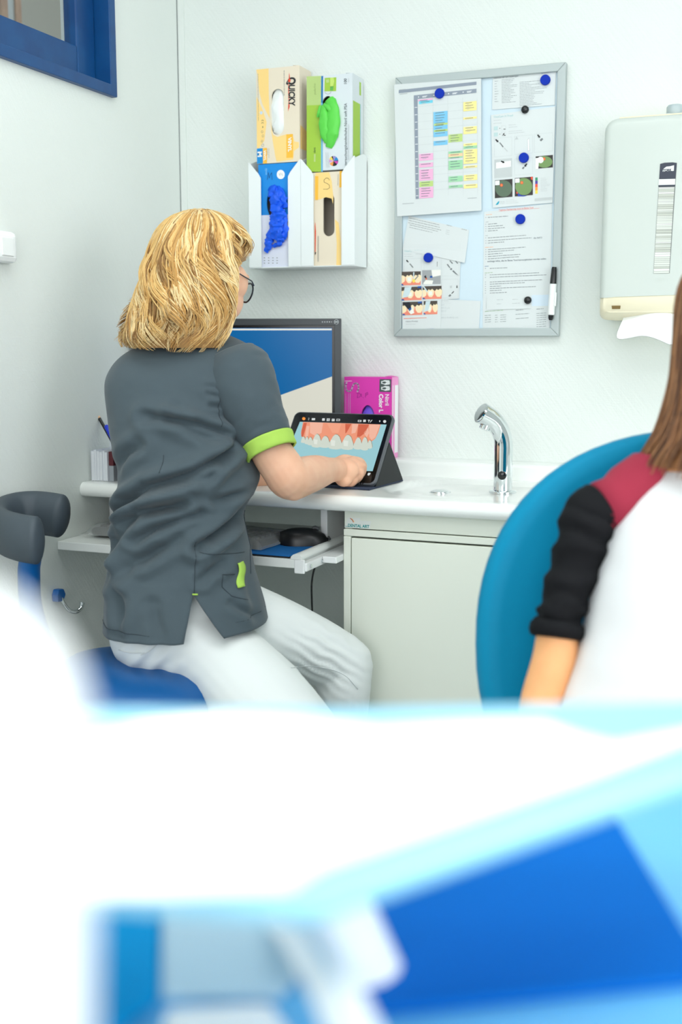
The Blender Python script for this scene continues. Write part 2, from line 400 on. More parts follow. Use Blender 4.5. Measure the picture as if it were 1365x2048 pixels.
# maker's badge on the fascia
bd = MB(); fr = frame(onp(683.5, 1054.5, 1, cf-.0045)+Vector((.007, 0, 0)), (1, 0, 0), (0, 0, 1), (0, -1, 0))
bd.poly(fr, [(0, 0), (.056, 0), (.060, .0165), (.036, .0165), (.0355, .022), (.008, .022)], 0, 0)
MB2 = bd; text(bd, 'DENTAL ART', fr, .0075, .0022, .0088, 1, rot=0, bold=.03, sx=.92)
bd.rect(fr, .002, .0022, .009, .0032, .0006, 1)
for k in range(5): bd.disc(fr, .0165+.0022*k*.6, .0185-.0019*k*.7, .0016-.00015*k, .0006+.0001*k, 2, 10)
bd.stroke(fr, [(.013, .0205), (.0165, .0185), (.019, .0155), (.020, .0125)], .0012, .0012, 3)
MB2.build('badge', [mat('badge_white', (226, 230, 226), .35), mat('teal_ink', (20, 150, 150), .5), mat('peach_ink', (250, 205, 150), .5), mat('red_ink', (190, 60, 40), .5)], cb)

# keyboard shelf
SHELF = mat('white_shelf_board', (236, 239, 236), .4)
ks = thing('keyboard_shelf', 'white pull-out keyboard shelf under the worktop', 'shelf', (0, 0, 0))
k0, k1, kf, kb, kz0, kz1 = .0015, .588, -.583, -.17, .7285, .7475
MB().box(k0, k1-.001, kf, kb, kz0, kz1).build('board', SHELF, ks, bevel=.002)
prof = [(-.012, 0), (.012, 0), (.013, .004), (.009, .010), (.002, .012), (-.006, .0095), (-.011, .005)]
MB().grid([[(k1-.006+a, y, kz1+.0002+b) for a, b in prof] for y in (kf-.001, kb)], closeu=True, cap0=True, cap1=True).build('edge_moulding', SHELF, ks, smooth=50)
rl = MB().box(k1+.0005, k1+.016, kf+.004, kb, kz0-.006, kz0+.012).build('slide_rail', ALU, ks, bevel=.002)
MB().box(k1+.0165, c0-.0005, -.50, kb, kz0-.001, kz0+.013).build('slide_rail', ALU, ks, bevel=.002)
for yy in (-.56, -.50, -.44): MB().lathe([(.004, 0), (.004, .003)], 12, c=(k1+.016, yy, kz0+.003), axis=(1, 0, 0)).build('screw', CHROME, rl)
MB().box(k1-.01, k1+.012, kf-.001, kf+.006, kz0-.010, kz1).build('end_bracket', ALU, ks, bevel=.002)
for x in (.03, .57): MB().box(x-.012, x+.004, -.40, -.18, kz1+.0005, .8352).build('hanger', ALU, ks, bevel=.002)
pz = kz1+.0008
mp = thing('mouse_mat', 'blue mouse mat with black base on the keyboard shelf', 'mouse mat', (0, 0, 0))
MB().box(.30, .566, kf+.004, -.30, pz, pz+.003).build('base', mat('black_foam', (18, 20, 22), .8), mp)
MB().box(.30, .566, kf+.004, -.30, pz+.003, pz+.0045).build('cloth_top', mat('blue_cloth', (0, 112, 190), .8), mp)
pz += .0048
BLACKP = mat('black_plastic', (22, 23, 25), .38)
ms = thing('computer_mouse', 'black computer mouse on the blue mat', 'mouse', (.537, -.44, pz), R(-62))
rows = []
for i in range(13):
    t = i/12; y = -.052+.104*t
    wv = .031*math.sqrt(max(.02, 1-(abs(2*t-1))**2.6)); hv = .036*math.sqrt(max(.015, 1-abs((t-.42)/.6)**2.4))
    rows.append([(wv*math.cos(a), y, max(0, hv*math.sin(a)**.8 if math.sin(a) > 0 else 0)) for a in [PI*j/12 for j in range(13)]])
ob = MB().grid(rows, closeu=True, cap0=True, cap1=True).build('shell', BLACKP, ms, smooth=60)
MB().tube([(0, .018, .0345), (0, .024, .036), (0, .032, .032)], .004, 10).build('wheel', mat('grey_rubber', (70, 72, 74), .6), ms, smooth=60)
MB().tube([(-.012, .054, .012), (.012, .054, .012)], .003, 8).build('cable_boot', BLACKP, ms)
wp = [at(643, 1073, 2.49), at(651, 1068, 2.5), at(654, 1076, 2.53), at(653, 1090, 2.56), at(643, 1110, 2.58), at(630, 1135, 2.585), at(624, 1165, 2.585), at(624, 1200, 2.585), at(625, 1240, 2.585), at(622, 1300, 2.585), at(600, 1400, 2.59)]
wire = MB().tube(spline(wp, 6), .0022, 8).build('mouse_cable', BLACKP, smooth=60)
tag(wire, 'thin black cable hanging down behind the keyboard shelf', 'cable')
kbd = thing('keyboard', 'black keyboard wrapped in clear plastic film on the keyboard shelf', 'keyboard', (.262, -.455, pz), R(-4))
MB().box(-.215, .215, -.072, .072, 0, .016).build('case', BLACKP, kbd, bevel=.005)
ky = mat('dark_key', (40, 42, 45), .5); km = MB().box(-.0075, .0075, -.0075, .0075, .0162, .0215); proto = None
for r_ in range(5):
    for k in range(22):
        if proto is None: proto = km.build('key', ky, kbd, bevel=.001)
        else:
            o = proto.copy(); C.objects.link(o); o.parent = kbd
        (proto if (r_ == 0 and k == 0) else o).location = (-.196+k*.0187, -.045+r_*.0215, 0)
FILM = bpy.data.materials.new('clear_film'); FILM.use_nodes = True; nt = FILM.node_tree; nt.nodes.clear()
o_ = nt.nodes.new('ShaderNodeOutputMaterial'); mx = nt.nodes.new('ShaderNodeMixShader'); tr = nt.nodes.new('ShaderNodeBsdfTransparent'); gl = nt.nodes.new('ShaderNodeBsdfPrincipled')
gl.inputs['Base Color'].default_value = (.55, .57, .57, 1); gl.inputs['Roughness'].default_value = .18; mx.inputs[0].default_value = .38
tr.inputs[0].default_value = (.9, .92, .92, 1)
nt.links.new(tr.outputs[0], mx.inputs[1]); nt.links.new(gl.outputs[0], mx.inputs[2]); nt.links.new(mx.outputs[0], o_.inputs[0])
rows = []
for i in range(15):
    y = -.086+.172*i/14; row = []
    for j in range(50):
        x = -.235+.47*j/49; e = min(1, (.235-abs(x))/.03, (.086-abs(y))/.02)
        row.append((x, y, .003+.0215*smooth01(e)+.004*noise.noise(Vector((x*24, y*40, 3)))*smooth01(e*1.2+.25)))
    rows.append(row)
MB().grid(rows).build('plastic_cover', FILM, kbd, smooth=180)
# cable duct under the worktop
du = thing('cable_duct', 'beige cable box fixed under the worktop beside the wall', 'cable box', (0, 0, 0))
MB().prism([(0, 0), (.16, .022), (.16, .034), (0, .034)], (.045, -.32, .8005), (1, 0, 0), (0, 0, 1), (0, .05, 0)).build('body', mat('beige_plastic', (206, 200, 176), .5), du, bevel=.003)
MB().lathe([(.004, 0), (.004, .002)], 12, c=(.08, -.32, .824), axis=(0, -1, 0)).build('screw', mat('dark_screw', (40, 40, 40), .5), du)
# coat hook on the side wall
hk = thing('wall_hook', 'chrome wall hook with blue base under the shelf', 'hook', onp(112, 1190, 0, 0))
BLUEP = mat('blue_plastic', (0, 92, 168), .3)
MB().prism([(-.017, -.012), (.005, -.014), (.015, .0), (.008, .014), (-.012, .016), (-.018, .004)], (.001, 0, 0), (0, 1, 0), (0, 0, 1), (.016, 0, 0)).build('base', BLUEP, hk, bevel=.003)
MB().tube(spline([(.012, 0, -.004), (.016, .008, -.022), (.022, .016, -.036), (.03, .028, -.042), (.036, .040, -.036), (.038, .044, -.022)], 5), [.005]*24+[.0062, .0066], 10).build('hook', CHROME, hk, smooth=60)
# small white box on the side wall
sw_ = thing('wall_switch', 'small white box on the wall at the left edge of the picture', 'switch', (0, -.748, 1.372))
MB().box(.0005, .028, -.036, .036, -.031, .031).build('housing', TRIMW, sw_, bevel=.010)
MB().box(.028, .031, -.018, .018, -.018, .018).build('rocker', TRIMW, sw_, bevel=.0012)

# ================================================================== things on the back wall
def pfr(P0, N):
    """surface of a flat thing, addressed by where its marks were measured in the photograph (v = -y)"""
    P0 = Vector(P0); N = Vector(N).normalized()
    def fr(u, v, off=0.0):
        d = ray(u, -v); q = P0+N*off
        return CAM+d*((q-CAM).dot(N)/d.dot(N))
    return fr
INK = mat('black_ink', (34, 36, 38), .6); GREYINK = mat('grey_ink', (120, 126, 128), .6); LGREY = mat('pale_grey_ink', (176, 182, 184), .6)
PAPER = mat('white_paper', (216, 222, 222), .7); WHITEINK = mat('white_ink', (244, 246, 246), .6)
def ring_front(mb, fr, w, h, hole, m=0):
    """rectangular face with a hole (list of points around its centre)"""
    cx = sum(p[0] for p in hole)/len(hole); cy = sum(p[1] for p in hole)/len(hole); n = len(hole); rim = []
    for a, b in hole:
        dx, dy = a-cx, b-cy; t = 1e9
        if dx > 1e-9: t = min(t, (w-cx)/dx)
        if dx < -1e-9: t = min(t, -cx/dx)
        if dy > 1e-9: t = min(t, (h-cy)/dy)
        if dy < -1e-9: t = min(t, -cy/dy)
        rim.append([cx+dx*t, cy+dy*t])
    for c in ((0, 0), (w, 0), (w, h), (0, h)):
        k = min(range(n), key=lambda i: (rim[i][0]-c[0])**2+(rim[i][1]-c[1])**2); rim[k] = list(c)
    mb.add([fr(*p) for p in hole]+[fr(*p) for p in rim]+[fr(p[0], p[1], -.004) for p in hole],
           [((i+1) % n, i, n+i, n+(i+1) % n) for i in range(n)]+[(i, (i+1) % n, 2*n+(i+1) % n, 2*n+i) for i in range(n)], m)
def stadium(cx, cy, hw, hh, n=14):
    pts = []
    for k in range(n+1): a = PI*k/n; pts.append((cx+hw*math.cos(a), cy+hh-hw+hw*math.sin(a)))
    for k in range(n+1): a = PI+PI*k/n; pts.append((cx+hw*math.cos(a), cy-hh+hw+hw*math.sin(a)))
    return pts
def ellipse(cx, cy, a, b, n=36): return [(cx+a*math.cos(2*PI*k/n), cy+b*math.sin(2*PI*k/n)) for k in range(n)]
CARD_IN = mat('bare_cardboard', (186, 178, 164), .9)
def carton(root, w, h, d, hole, card, flap=None):
    """upright carton, origin at its bottom front left corner; front faces -y"""
    fr = frame((0, 0, 0), (1, 0, 0), (0, 0, 1), (0, -1, 0))
    b = MB(); ring_front(b, fr, w, h, hole, 0)
    V = [(0, 0, 0), (w, 0, 0), (w, d, 0), (0, d, 0), (0, 0, h), (w, 0, h), (w, d, h), (0, d, h)]
    b.add(V, [(3, 2, 1, 0), (1, 2, 6, 5), (2, 3, 7, 6), (3, 0, 4, 7), (4, 5, 6, 7)], 0)
    e = .0012
    b.add([(e, e, e), (w-e, e, e), (w-e, d-e, e), (e, d-e, e), (e, e, h-e), (w-e, e, h-e), (w-e, d-e, h-e), (e, d-e, h-e)], [(0, 1, 2, 3), (5, 6, 2, 1), (6, 7, 3, 2), (7, 4, 0, 3), (7, 6, 5, 4)], 1)
    b.build('carton', [card, CARD_IN], root, fix=False)
    f = MB()                                            # slightly open end flap
    f.add([(w-.001, .002, h+.0004), (w-.001, d-.002, h+.0004), (w-.018, d-.002, h+.003), (w-.018, .002, h+.002)], [(0, 1, 2, 3)]); f.build('end_flap', card, root, solid=.0006)
    return fr
def crumple(name, m, parent, path, rad, seed, amp=.35, freq=60, nu=30, per=7, flat=.55, fdir=(0, 1, 0)):
    """crumpled thin rubber glove: swept section with deep creases"""
    pts = spline(path, per); k = len(pts); mb = MB(); rows = []; T = len(rad)-1; fd = Vector(fdir)
    for i, p in enumerate(pts):
        t = i/(k-1)*T; a = int(min(t, T-1e-6)); r = rad[a]+(rad[a+1]-rad[a])*(t-a)
        tan = (pts[min(i+1, k-1)]-pts[max(i-1, 0)]).normalized(); n1 = (fd-tan*fd.dot(tan)).normalized(); n2 = tan.cross(n1); row = []
        for j in range(nu):
            th = 2*PI*j/nu; q = p+(n1*math.cos(th)*flat+n2*math.sin(th))*r
            s1 = 1-2*abs(noise.noise(q*freq+Vector((seed, 0, 0)))); s2 = noise.noise(q*freq*2.3+Vector((0, seed, 0)))
            row.append(p+(n1*math.cos(th)*flat+n2*math.sin(th))*r*(1+amp*(s1-.5)+amp*.35*s2))
        rows.append(row)
    mb.grid(rows, closeu=True, cap0=True, cap1=True)
    return mb.build(name, m, parent, smooth=24)
HX0, HW, HZ, HD = .236, .1385, 1.366, .082
HMET = mat('white_powder_coat', (234, 240, 240), .35)
for k, lab in enumerate(('white metal glove box holder with the blue carton, nearer the corner', 'white metal glove box holder with the green carton, nearer the board')):
    h = thing('glove_box_holder', lab, 'box holder', (HX0+k*(HW+.0006), -.001, HZ), 0, 'glove box holders')
    MB().box(0, HW, -.0025, 0, 0, .25).build('back_plate', HMET, h)
    MB().box(0, HW, -HD, 0, -.002, 0).build('bottom', HMET, h)
    for s in (0, 1):
        x = 0 if s == 0 else HW-.0015
        MB().prism([(0, 0), (-HD, 0), (-HD, .246), (-.03, .262), (0, .262)], (x, 0, 0), (0, 1, 0), (0, 0, 1), (.0015, 0, 0)).build('side', HMET, h)
        a, b_ = (0, .033) if s == 0 else (HW, HW-.033)
        MB().prism([(a, 0), (b_, 0), (b_, .212), ((a+b_)/2+(b_-a)*.32, .222), (a+(b_-a)*.06, .250), (a, .2505)], (0, -HD-.0018, 0), (1, 0, 0), (0, 0, 1), (0, .0016, 0)).build('front_flange', HMET, h)
YF = -HD+.004                                           # fronts of the cartons
# --- QUICKY vinyl carton
BEIGE = mat('beige_carton', (232, 220, 198), .55); YEL = mat('yellow_print', (250, 214, 136), .55); ORG = mat('amber_print', (250, 190, 60), .5); SKY = mat('sky_blue_print', (0, 140, 214), .5); REDI = mat('scarlet_print', (226, 70, 40), .5)
q = thing('glove_carton', 'beige and yellow vinyl glove carton, upper one in the holder nearer the corner', 'carton', (.2565, YF, 1.6125), 0, 'glove cartons on the wall')
fr = carton(q, .1135, .2195, .07, stadium(.056, .118, .0165, .053), BEIGE)
p = MB(); Wq, Hq = .1135, .2195
def qp(X, Y): return ((X-92)/(975-92)*Wq, (1-(Y-135)/(1945-135))*Hq)   # marks measured on the front
def qpoly(mb, pts, m, off=.0004): mb.poly(fr, [qp(*a) for a in pts], off, m)
qpoly(p, [(95, 135), (350, 135), (350, 640), (365, 1090), (215, 800), (150, 560), (125, 250)], 0)
qpoly(p, [(370, 1120), (395, 1250), (430, 1400), (520, 1450), (640, 1425), (720, 1410), (850, 1480), (870, 1560), (960, 1580), (960, 1680), (860, 1740), (840, 1900), (500, 1925), (470, 1800), (420, 1500)], 0)
qpoly(p, [(92, 650), (125, 700), (215, 900), (300, 1150), (250, 1500), (130, 1640), (92, 1640)], 0, .0003)
qpoly(p, [(705, 1415), (840, 1415), (840, 1865), (705, 1865)], 1, .0006)
qpoly(p, [(92, 1645), (215, 1645), (215, 1942), (92, 1942)], 2, .0006); qpoly(p, [(218, 1645), (300, 1645), (300, 1942), (218, 1942)], 1, .0006)
sc = Wq/(975-92)
u, v = qp(742, 1480); text(p, 'VINYL', fr, u, v, 92*sc*1.05, 3, .0009, -PI/2, .03, .96)
u, v = qp(110, 1705); text(p, 'M', fr, u, v, 118*sc, 3, .0009, -PI/2, .05, 1.1)
u, v = qp(235, 1690); text(p, 'VINYL', fr, u, v, 70*sc, 3, .0009, -PI/2, .02, 1.0)
qpoly(p, [(770, 250), (785, 330), (770, 420), (765, 640), (775, 900), (740, 985), (755, 800), (748, 560)], 4, .0005)
u, v = qp(748, 345); text(p, 'Q', fr, u, v, 215*sc, 5, .0008, -PI/2, .05, .74)
u, v = qp(762, 478); text(p, 'UICKY', fr, u, v, 176*sc, 5, .0008, -PI/2, .035, .72, slant=.12)
u, v = qp(775, 400); p.disc(fr, u, v, 24*sc, .001, 4, 14, 36*sc)
fr2 = lambda a, b, off=0: fr(b, Hq-a, off)
lines(p, fr2, .008, .07, .0720, .0760, 1, .0016, 6, fill=(.9, 1)); lines(p, fr2, .010, .13, .0035, .0060, 1, .0013, 6, fill=(.9, 1)); lines(p, fr2, .185, .212, .026, .034, 2, .0012, 6)
for X, Y, r_ in ((205, 1330, 20), (222, 1410, 20), (200, 1510, 18), (215, 1590, 24)):
    u, v = qp(X, Y); p.stroke(fr, [(u+r_*sc*math.cos(a*PI/6), v+r_*sc*math.sin(a*PI/6)) for a in range(13)], .0006, .0007, 6)
for Y in (1125, 1170): u, v = qp(215, Y); p.stroke(fr, [(u+18*sc*math.cos(a*PI/8), v+18*sc*math.sin(a*PI/8)) for a in range(9)], .0009, .0007, 7)
u, v = qp(220, 1240); p.rect(fr, u-6*sc, v-16*sc, u+6*sc, v+16*sc, .0007, 7)
u, v = qp(190, 965); p.disc(fr, u, v, 30*sc, .0007, 8)
p.build('print', [YEL, ORG, SKY, WHITEINK, REDI, INK, GREYINK, mat('dark_green_ink', (60, 84, 72), .6), mat('pale_blue_print', (200, 220, 236), .6)], q, fix=False)
s_ = MB(); s_.add([(.1137, .004, .03), (.1137, .066, .03), (.1137, .066, .07), (.1137, .004, .085)], [(0, 1, 2, 3)]); s_.build('side_print', YEL, q, fix=False)
wg = crumple('white_vinyl_glove', mat('white_vinyl', (238, 242, 240), .35, alpha=1), None, [(.3125, YF+.016, 1.668), (.3135, YF+.010, 1.70), (.3120, YF+.010, 1.745), (.3125, YF+.016, 1.79)], [.012, .021, .021, .012], 3, .22, 70, flat=.6)
tag(wg, 'white vinyl glove filling the opening of the beige carton', 'glove')
# --- blue carton
BLUC = mat('bright_blue_carton', (0, 138, 222), .5); LILAC = mat('pale_lilac_print', (222, 226, 240), .55)
q = thing('glove_carton', 'bright blue glove carton marked M, lower one in the holder nearer the corner', 'carton', (.2595, YF, 1.3665), 0, 'glove cartons on the wall')
fr = carton(q, .11, .2445, .07, ellipse(.046, .152, .024, .040), BLUC)
p = MB(); pf = pfr((0, YF, 0), (0, -1, 0))
loc = lambda g: (lambda a, b, off=0.0: g(a, b, off)-Vector(q.location))
pf0 = pfr((0, YF, 0), (0, -1, 0)); pl = loc(pf0)
def zz(X, Y, x0=490, y0=300, s=255/1365): return (x0+X*s, -(y0+Y*s))   # marks read off an enlarged view
p.poly(pl, [zz(160, 700), zz(270, 696), zz(470, 690), zz(470, 1252), zz(160, 1256)], .0004, 0)
stk_ = MB().disc(pl, *zz(385, 262), 8.0, .0007, 0, 24, 9.2); stk_.build('round_sticker', WHITEINK, q, fix=False)
hw = [(240, 318), (252, 240), (262, 300), (275, 262), (288, 242), (292, 318)]
p.stroke(pl, [zz(*a) for a in hw], .75, .0007, 2)
for a in ((368, 262), (384, 258), (400, 266)): p.stroke(pl, [zz(a[0], a[1]-14), zz(a[0]+6, a[1]+12)], .6, .0009, 3)
u, v = zz(222, 196); text(p, '(((mm', pl, u, v, 5.2, 4, .0007, -PI/2)
for r_ in range(3):
    for c_ in range(4): u, v = zz(210+c_*45, 1155+r_*28); p.rect(pl, u-1.2, v-.7, u+1.4, v+.7, .0007, 5)
p.build('print', [LILAC, WHITEINK, mat('navy_pen', (20, 50, 110), .6), GREYINK, mat('light_cyan_ink', (150, 214, 244), .6), GREYINK], q, fix=False)
BLUEG = mat('blue_nitrile', (18, 92, 232), .42, spec=.35)
def wq(X, Y, off): return pf0(*zz(X, Y), off)
bg = thing('blue_nitrile_glove', 'crumpled blue nitrile glove hanging out of the blue carton', 'glove', (0, 0, 0))
crumple('cuff', BLUEG, bg, [wq(262, 410, -.004), wq(300, 440, .006), wq(330, 500, .012), wq(345, 580, .010)], [.006, .013, .017, .012], 5, .7, 75, flat=.45)
crumple('cuff', BLUEG, bg, [wq(330, 400, -.004), wq(380, 450, .006), wq(410, 520, .010), wq(430, 620, .006)], [.006, .010, .012, .007], 9, .45, 75, flat=.45)
crumple('palm', BLUEG, bg, [wq(345, 540, .010), wq(350, 640, .013), wq(350, 760, .012), wq(350, 880, .011), wq(330, 960, .009)], [.012, .0165, .0165, .020, .014], 11, .6, 80, flat=.42)
crumple('finger', BLUEG, bg, [wq(300, 880, .009), wq(262, 960, .007), wq(248, 1040, .006), wq(222, 1090, .005)], [.011, .011, .008, .005], 13, .6, 100, flat=.5)
crumple('finger', BLUEG, bg, [wq(380, 880, .009), wq(390, 950, .008), wq(350, 1010, .006), wq(300, 1030, .004)], [.010, .010, .007, .003], 17, .6, 100, flat=.5)
crumple('finger', BLUEG, bg, [wq(400, 640, .010), wq(425, 740, .008), wq(430, 850, .008), wq(425, 960, .005)], [.007, .0075, .009, .004], 19, .4, 90, flat=.5)
# --- green carton
WHC = mat('pale_grey_carton', (216, 224, 228), .5); GRN = mat('leaf_green_print', (160, 198, 64), .5); GRNP = mat('pale_green_print', (182, 206, 128), .5); BLU2 = mat('mid_blue_print', (24, 118, 178), .5); BLU3 = mat('light_blue_print', (110, 180, 218), .5)
q = thing('glove_carton', 'green and white nitrile glove carton, upper one in the holder nearer the board', 'carton', (.3885, YF, 1.588), 0, 'glove cartons on the wall')
fr = carton(q, .1165, .2155, .07, ellipse(.054, .117, .0225, .052), WHC)
pl = loc(pf0); p = MB()
def gz(X, Y): return (605+X*130/1268, -(140+Y*210/2048))
p.poly(pl, [gz(85, 690), gz(365, 680), gz(365, 1985), gz(85, 1985)], .0004, 0); p.poly(pl, [gz(85, 125), gz(365, 115), gz(365, 680), gz(85, 690)], .0004, 1)
p.poly(pl, [gz(370, 118), gz(408, 116), gz(400, 640), gz(366, 640)], .0005, 2); p.poly(pl, [gz(366, 1380), gz(400, 1380), gz(400, 1985), gz(366, 1985)], .0005, 3); p.poly(pl, [gz(366, 640), gz(400, 640), gz(400, 1380), gz(366, 1380)], .0005, 3)
p.poly(pl, [gz(438, 155), gz(665, 142), gz(660, 412), gz(432, 416)], .0005, 0); p.poly(pl, [gz(545, 150), gz(610, 146), gz(625, 220), gz(600, 320), gz(545, 330)], .0007, 4); p.poly(pl, [gz(545, 320), gz(610, 315), gz(600, 405), gz(540, 400)], .0007, 5)
p.stroke(pl, [gz(500+60*math.cos(a), 420+50*math.sin(a)) for a in [PI*k/10 for k in range(11)]], .5, .0007, 6)
p.poly(pl, [gz(460, 190), gz(520, 180), gz(525, 240), gz(470, 250)], .0007, 1)
u, v = gz(868, 285); text(p, '100', pl, u, v, 8.3, 7, .0007, PI/2, .01)
u, v = gz(915, 240); text(p, 'Stück', pl, u, v, 3.6, 8, .0007, PI/2)
u, v = gz(870, 1860); text(p, 'tersuchungshandschuhe Nitril soft PSA', pl, u, v, 7.9, 7, .0007, PI/2, .004, 1.0)
u, v = gz(258, 1620); text(p, 'dent', pl, u, v, 6.2, 9, .0007, PI/2, .01)
u, v = gz(262, 480); text(p, 'puderfrei', pl, u, v, 6.0, 10, .0007, PI/2)
p.poly(pl, [gz(228, 1640), gz(262, 1640), gz(258, 1790), gz(226, 1790)], .0007, 1)
cols = [(244, 214, 90), (150, 140, 200), (30, 130, 200), (196, 70, 170), (24, 26, 30), (244, 160, 80), (214, 160, 214)]; base = 11
for k, a0 in enumerate((100, 60, 0, -50, -100, -150, 160)):
    a1 = a0+(58 if k < 6 else 40)
    ctr = gz(612, 1775); pts = [ctr]
    for t in range(7): a = R(a0+(a1-a0)*t/6); pts.append((ctr[0]+9.2*math.cos(a), ctr[1]+10*math.sin(a)))
    p.poly(pl, pts, .0007, base+k)
for X in (455, 480, 505): p.stroke(pl, [gz(X, 1610), gz(X+18, 1900)], .55, .0007, 8)
for X in (895, 912): p.stroke(pl, [gz(X, 1060), gz(X-5, 1750)], .5, .0007, 8)
p.build('print', [GRN, GRNP, BLU2, BLU3, mat('lime_print', (196, 222, 110), .5), mat('grass_print', (96, 178, 80), .5), GREYINK, mat('slate_ink', (86, 96, 102), .6), LGREY, mat('forest_ink', (64, 96, 48), .6), mat('sage_ink', (140, 164, 96), .6)]+[mat('pie_print_%d' % k, c_, .5) for k, c_ in enumerate(cols)], q, fix=False)
s_ = MB()
s_.add([(.1167, .012, .03), (.1167, .05, .03), (.1167, .05, .155), (.1167, .004, .155), (.1167, .004, .03)], [(0, 1, 2, 3, 4)], 0); s_.add([(.1167, .051, .03), (.1167, .054, .03), (.1167, .054, .155), (.1167, .051, .155)], [(0, 1, 2, 3)], 1)
s_.add([(.1167, .045, .175), (.1167, .056, .175), (.1167, .056, .205), (.1167, .045, .205)], [(0, 1, 2, 3)], 0); s_.build('side_print', [GRN, BLU3], q, fix=False)
GRG = mat('green_nitrile', (96, 210, 78), .4, spec=.35)
gg = thing('green_nitrile_glove', 'folded green nitrile glove showing in the green carton', 'glove', (0, 0, 0))
def wg_(X, Y, off): return pf0(*gz(X, Y), off)
crumple('palm', GRG, gg, [wg_(530, 575, -.001), wg_(590, 720, .004), wg_(600, 1000, .006), wg_(575, 1280, .005), wg_(520, 1510, -.001)], [.012, .0155, .0175, .016, .009], 21, .16, 45, flat=.5)
crumple('cuff', GRG, gg, [wg_(430, 690, .004), wg_(420, 850, .008), wg_(420, 1050, .009), wg_(430, 1250, .008), wg_(480, 1420, .002)], [.008, .0125, .0125, .0115, .005], 23, .2, 48, flat=.5)
crumple('rolled_edge', GRG, gg, [wg_(420, 670, .007), wg_(500, 730, .011), wg_(570, 810, .009)], [.004, .0055, .004], 25, .15, 60)
crumple('rolled_edge', GRG, gg, [wg_(350, 700, .004), wg_(325, 820, .007), wg_(300, 920, .005)], [.003, .0045, .003], 27, .15, 60)
# --- empty yellow carton
q = thing('glove_carton', 'empty beige carton marked S, lower one in the holder nearer the board', 'carton', (.3905, YF, 1.3665), 0, 'glove cartons on the wall')
fr = carton(q, .112, .2175, .07, stadium(.0545, .118, .0145, .0495), BEIGE)
pl = loc(pf0); p = MB()
p.poly(pl, [zz(757, 245), zz(905, 238), zz(930, 330), zz(948, 500), zz(945, 580), zz(930, 520), zz(870, 505), zz(800, 530), zz(757, 530)], .0004, 0)
p.poly(pl, [zz(965, 740), zz(1005, 780), zz(1030, 1000), zz(1030, 1236), zz(980, 1236), zz(985, 1000)], .0004, 0)
p.poly(pl, [zz(752, 280), zz(788, 280), zz(785, 535), zz(752, 535)], .0006, 1); p.poly(pl, [zz(1015, 225), zz(1042, 225), zz(1042, 400), zz(1012, 400)], .0006, 1)
p.stroke(pl, [zz(905, 322), zz(895, 303), zz(870, 300), zz(848, 322), zz(850, 345), zz(880, 358), zz(905, 375), zz(908, 405), zz(885, 420), zz(840, 420)], .7, .0007, 2)
p.poly(pl, [zz(755, 770), zz(762, 880), zz(758, 1090), zz(750, 1110), zz(750, 800)], .0006, 3); p.poly(pl, [zz(750, 1090), zz(764, 1095), zz(760, 1115), zz(750, 1125)], .0007, 2)
fr3 = lambda a, b, off=0: pl(a, b, off)
for X in (782, 790): p.stroke(pl, [zz(X, 920), zz(X-2, 1195)], .5, .0007, 4)
p.stroke(pl, [zz(1000, 262), zz(996, 380)], .6, .0007, 4)
p.build('print', [YEL, ORG, mat('brown_pen', (70, 58, 48), .6), REDI, GREYINK], q, fix=False)

# ================================================================== notice board
BX0, BX1, BZ0, BZ1 = .5905, .9905, 1.198, 1.798
FRAMEG = mat('grey_aluminium', (178, 188, 188), .42, metal=.25)
nb = thing('notice_board', 'grey framed magnetic board full of papers on the wall', 'notice board', (0, 0, 0))
MB().box(BX0+.004, BX1-.004, -.012, -.001, BZ0+.004, BZ1-.004).build('panel', mat('pale_blue_steel', (206, 224, 234), .3), nb)
fw_ = .0185
for a in ([(BX0, BZ0), (BX1, BZ0), (BX1-fw_, BZ0+fw_), (BX0+fw_, BZ0+fw_)], [(BX1, BZ0), (BX1, BZ1), (BX1-fw_, BZ1-fw_), (BX1-fw_, BZ0+fw_)],
          [(BX1, BZ1), (BX0, BZ1), (BX0+fw_, BZ1-fw_), (BX1-fw_, BZ1-fw_)], [(BX0, BZ1), (BX0, BZ0), (BX0+fw_, BZ0+fw_), (BX0+fw_, BZ1-fw_)]):
    MB().prism(a, (0, -.020, 0), (1, 0, 0), (0, 0, 1), (0, .019, 0)).build('frame_rail', FRAMEG, nb, bevel=.0015)
def sheet(name, label, px, Y, cat='paper', bend=0.0, m=None):
    """thin sheet of paper through four measured corners (TL, TR, BR, BL)"""
    fr = pfr((0, Y, 0), (0, -1, 0)); o = bpy.data.objects.new(name, None); C.objects.link(o); tag(o, label, cat, 'papers on the notice board')
    c_ = [fr(a, -b) for a, b in px]; rows = []
    for i in range(9):
        row = []
        for j in range(9):
            s, t = j/8, i/8; q_ = (c_[3]*(1-s)+c_[2]*s)*(1-t)+(c_[0]*(1-s)+c_[1]*s)*t
            q_ = q_+Vector((0, -bend*(1-t)**2*(.5+.5*s), 0)); row.append(q_)
        rows.append(row)
    MB().grid(rows).build('sheet', m or PAPER, o, solid=.0004)
    return o, fr
PINKP = mat('pink_print', (238, 180, 214), .6); GREENP = mat('mint_print', (160, 214, 170), .6); YELP = mat('lemon_print', (250, 232, 150), .6); BLUP = mat('sky_print', (124, 196, 232), .6); LIMEP = mat('lime_pale_print', (190, 216, 130), .6); CYANP = mat('cyan_print', (110, 208, 230), .6); BARG = mat('slate_print', (140, 150, 164), .6); ORGP = mat('orange_pale_print', (246, 206, 160), .6)
sh, fr = sheet('calendar_sheet', 'weekly schedule sheet with coloured blocks on the board', [(789, 169), (963, 157), (963.5, 421), (795, 433)], -.0215, 'schedule')
p = MB(); SLP = -.115
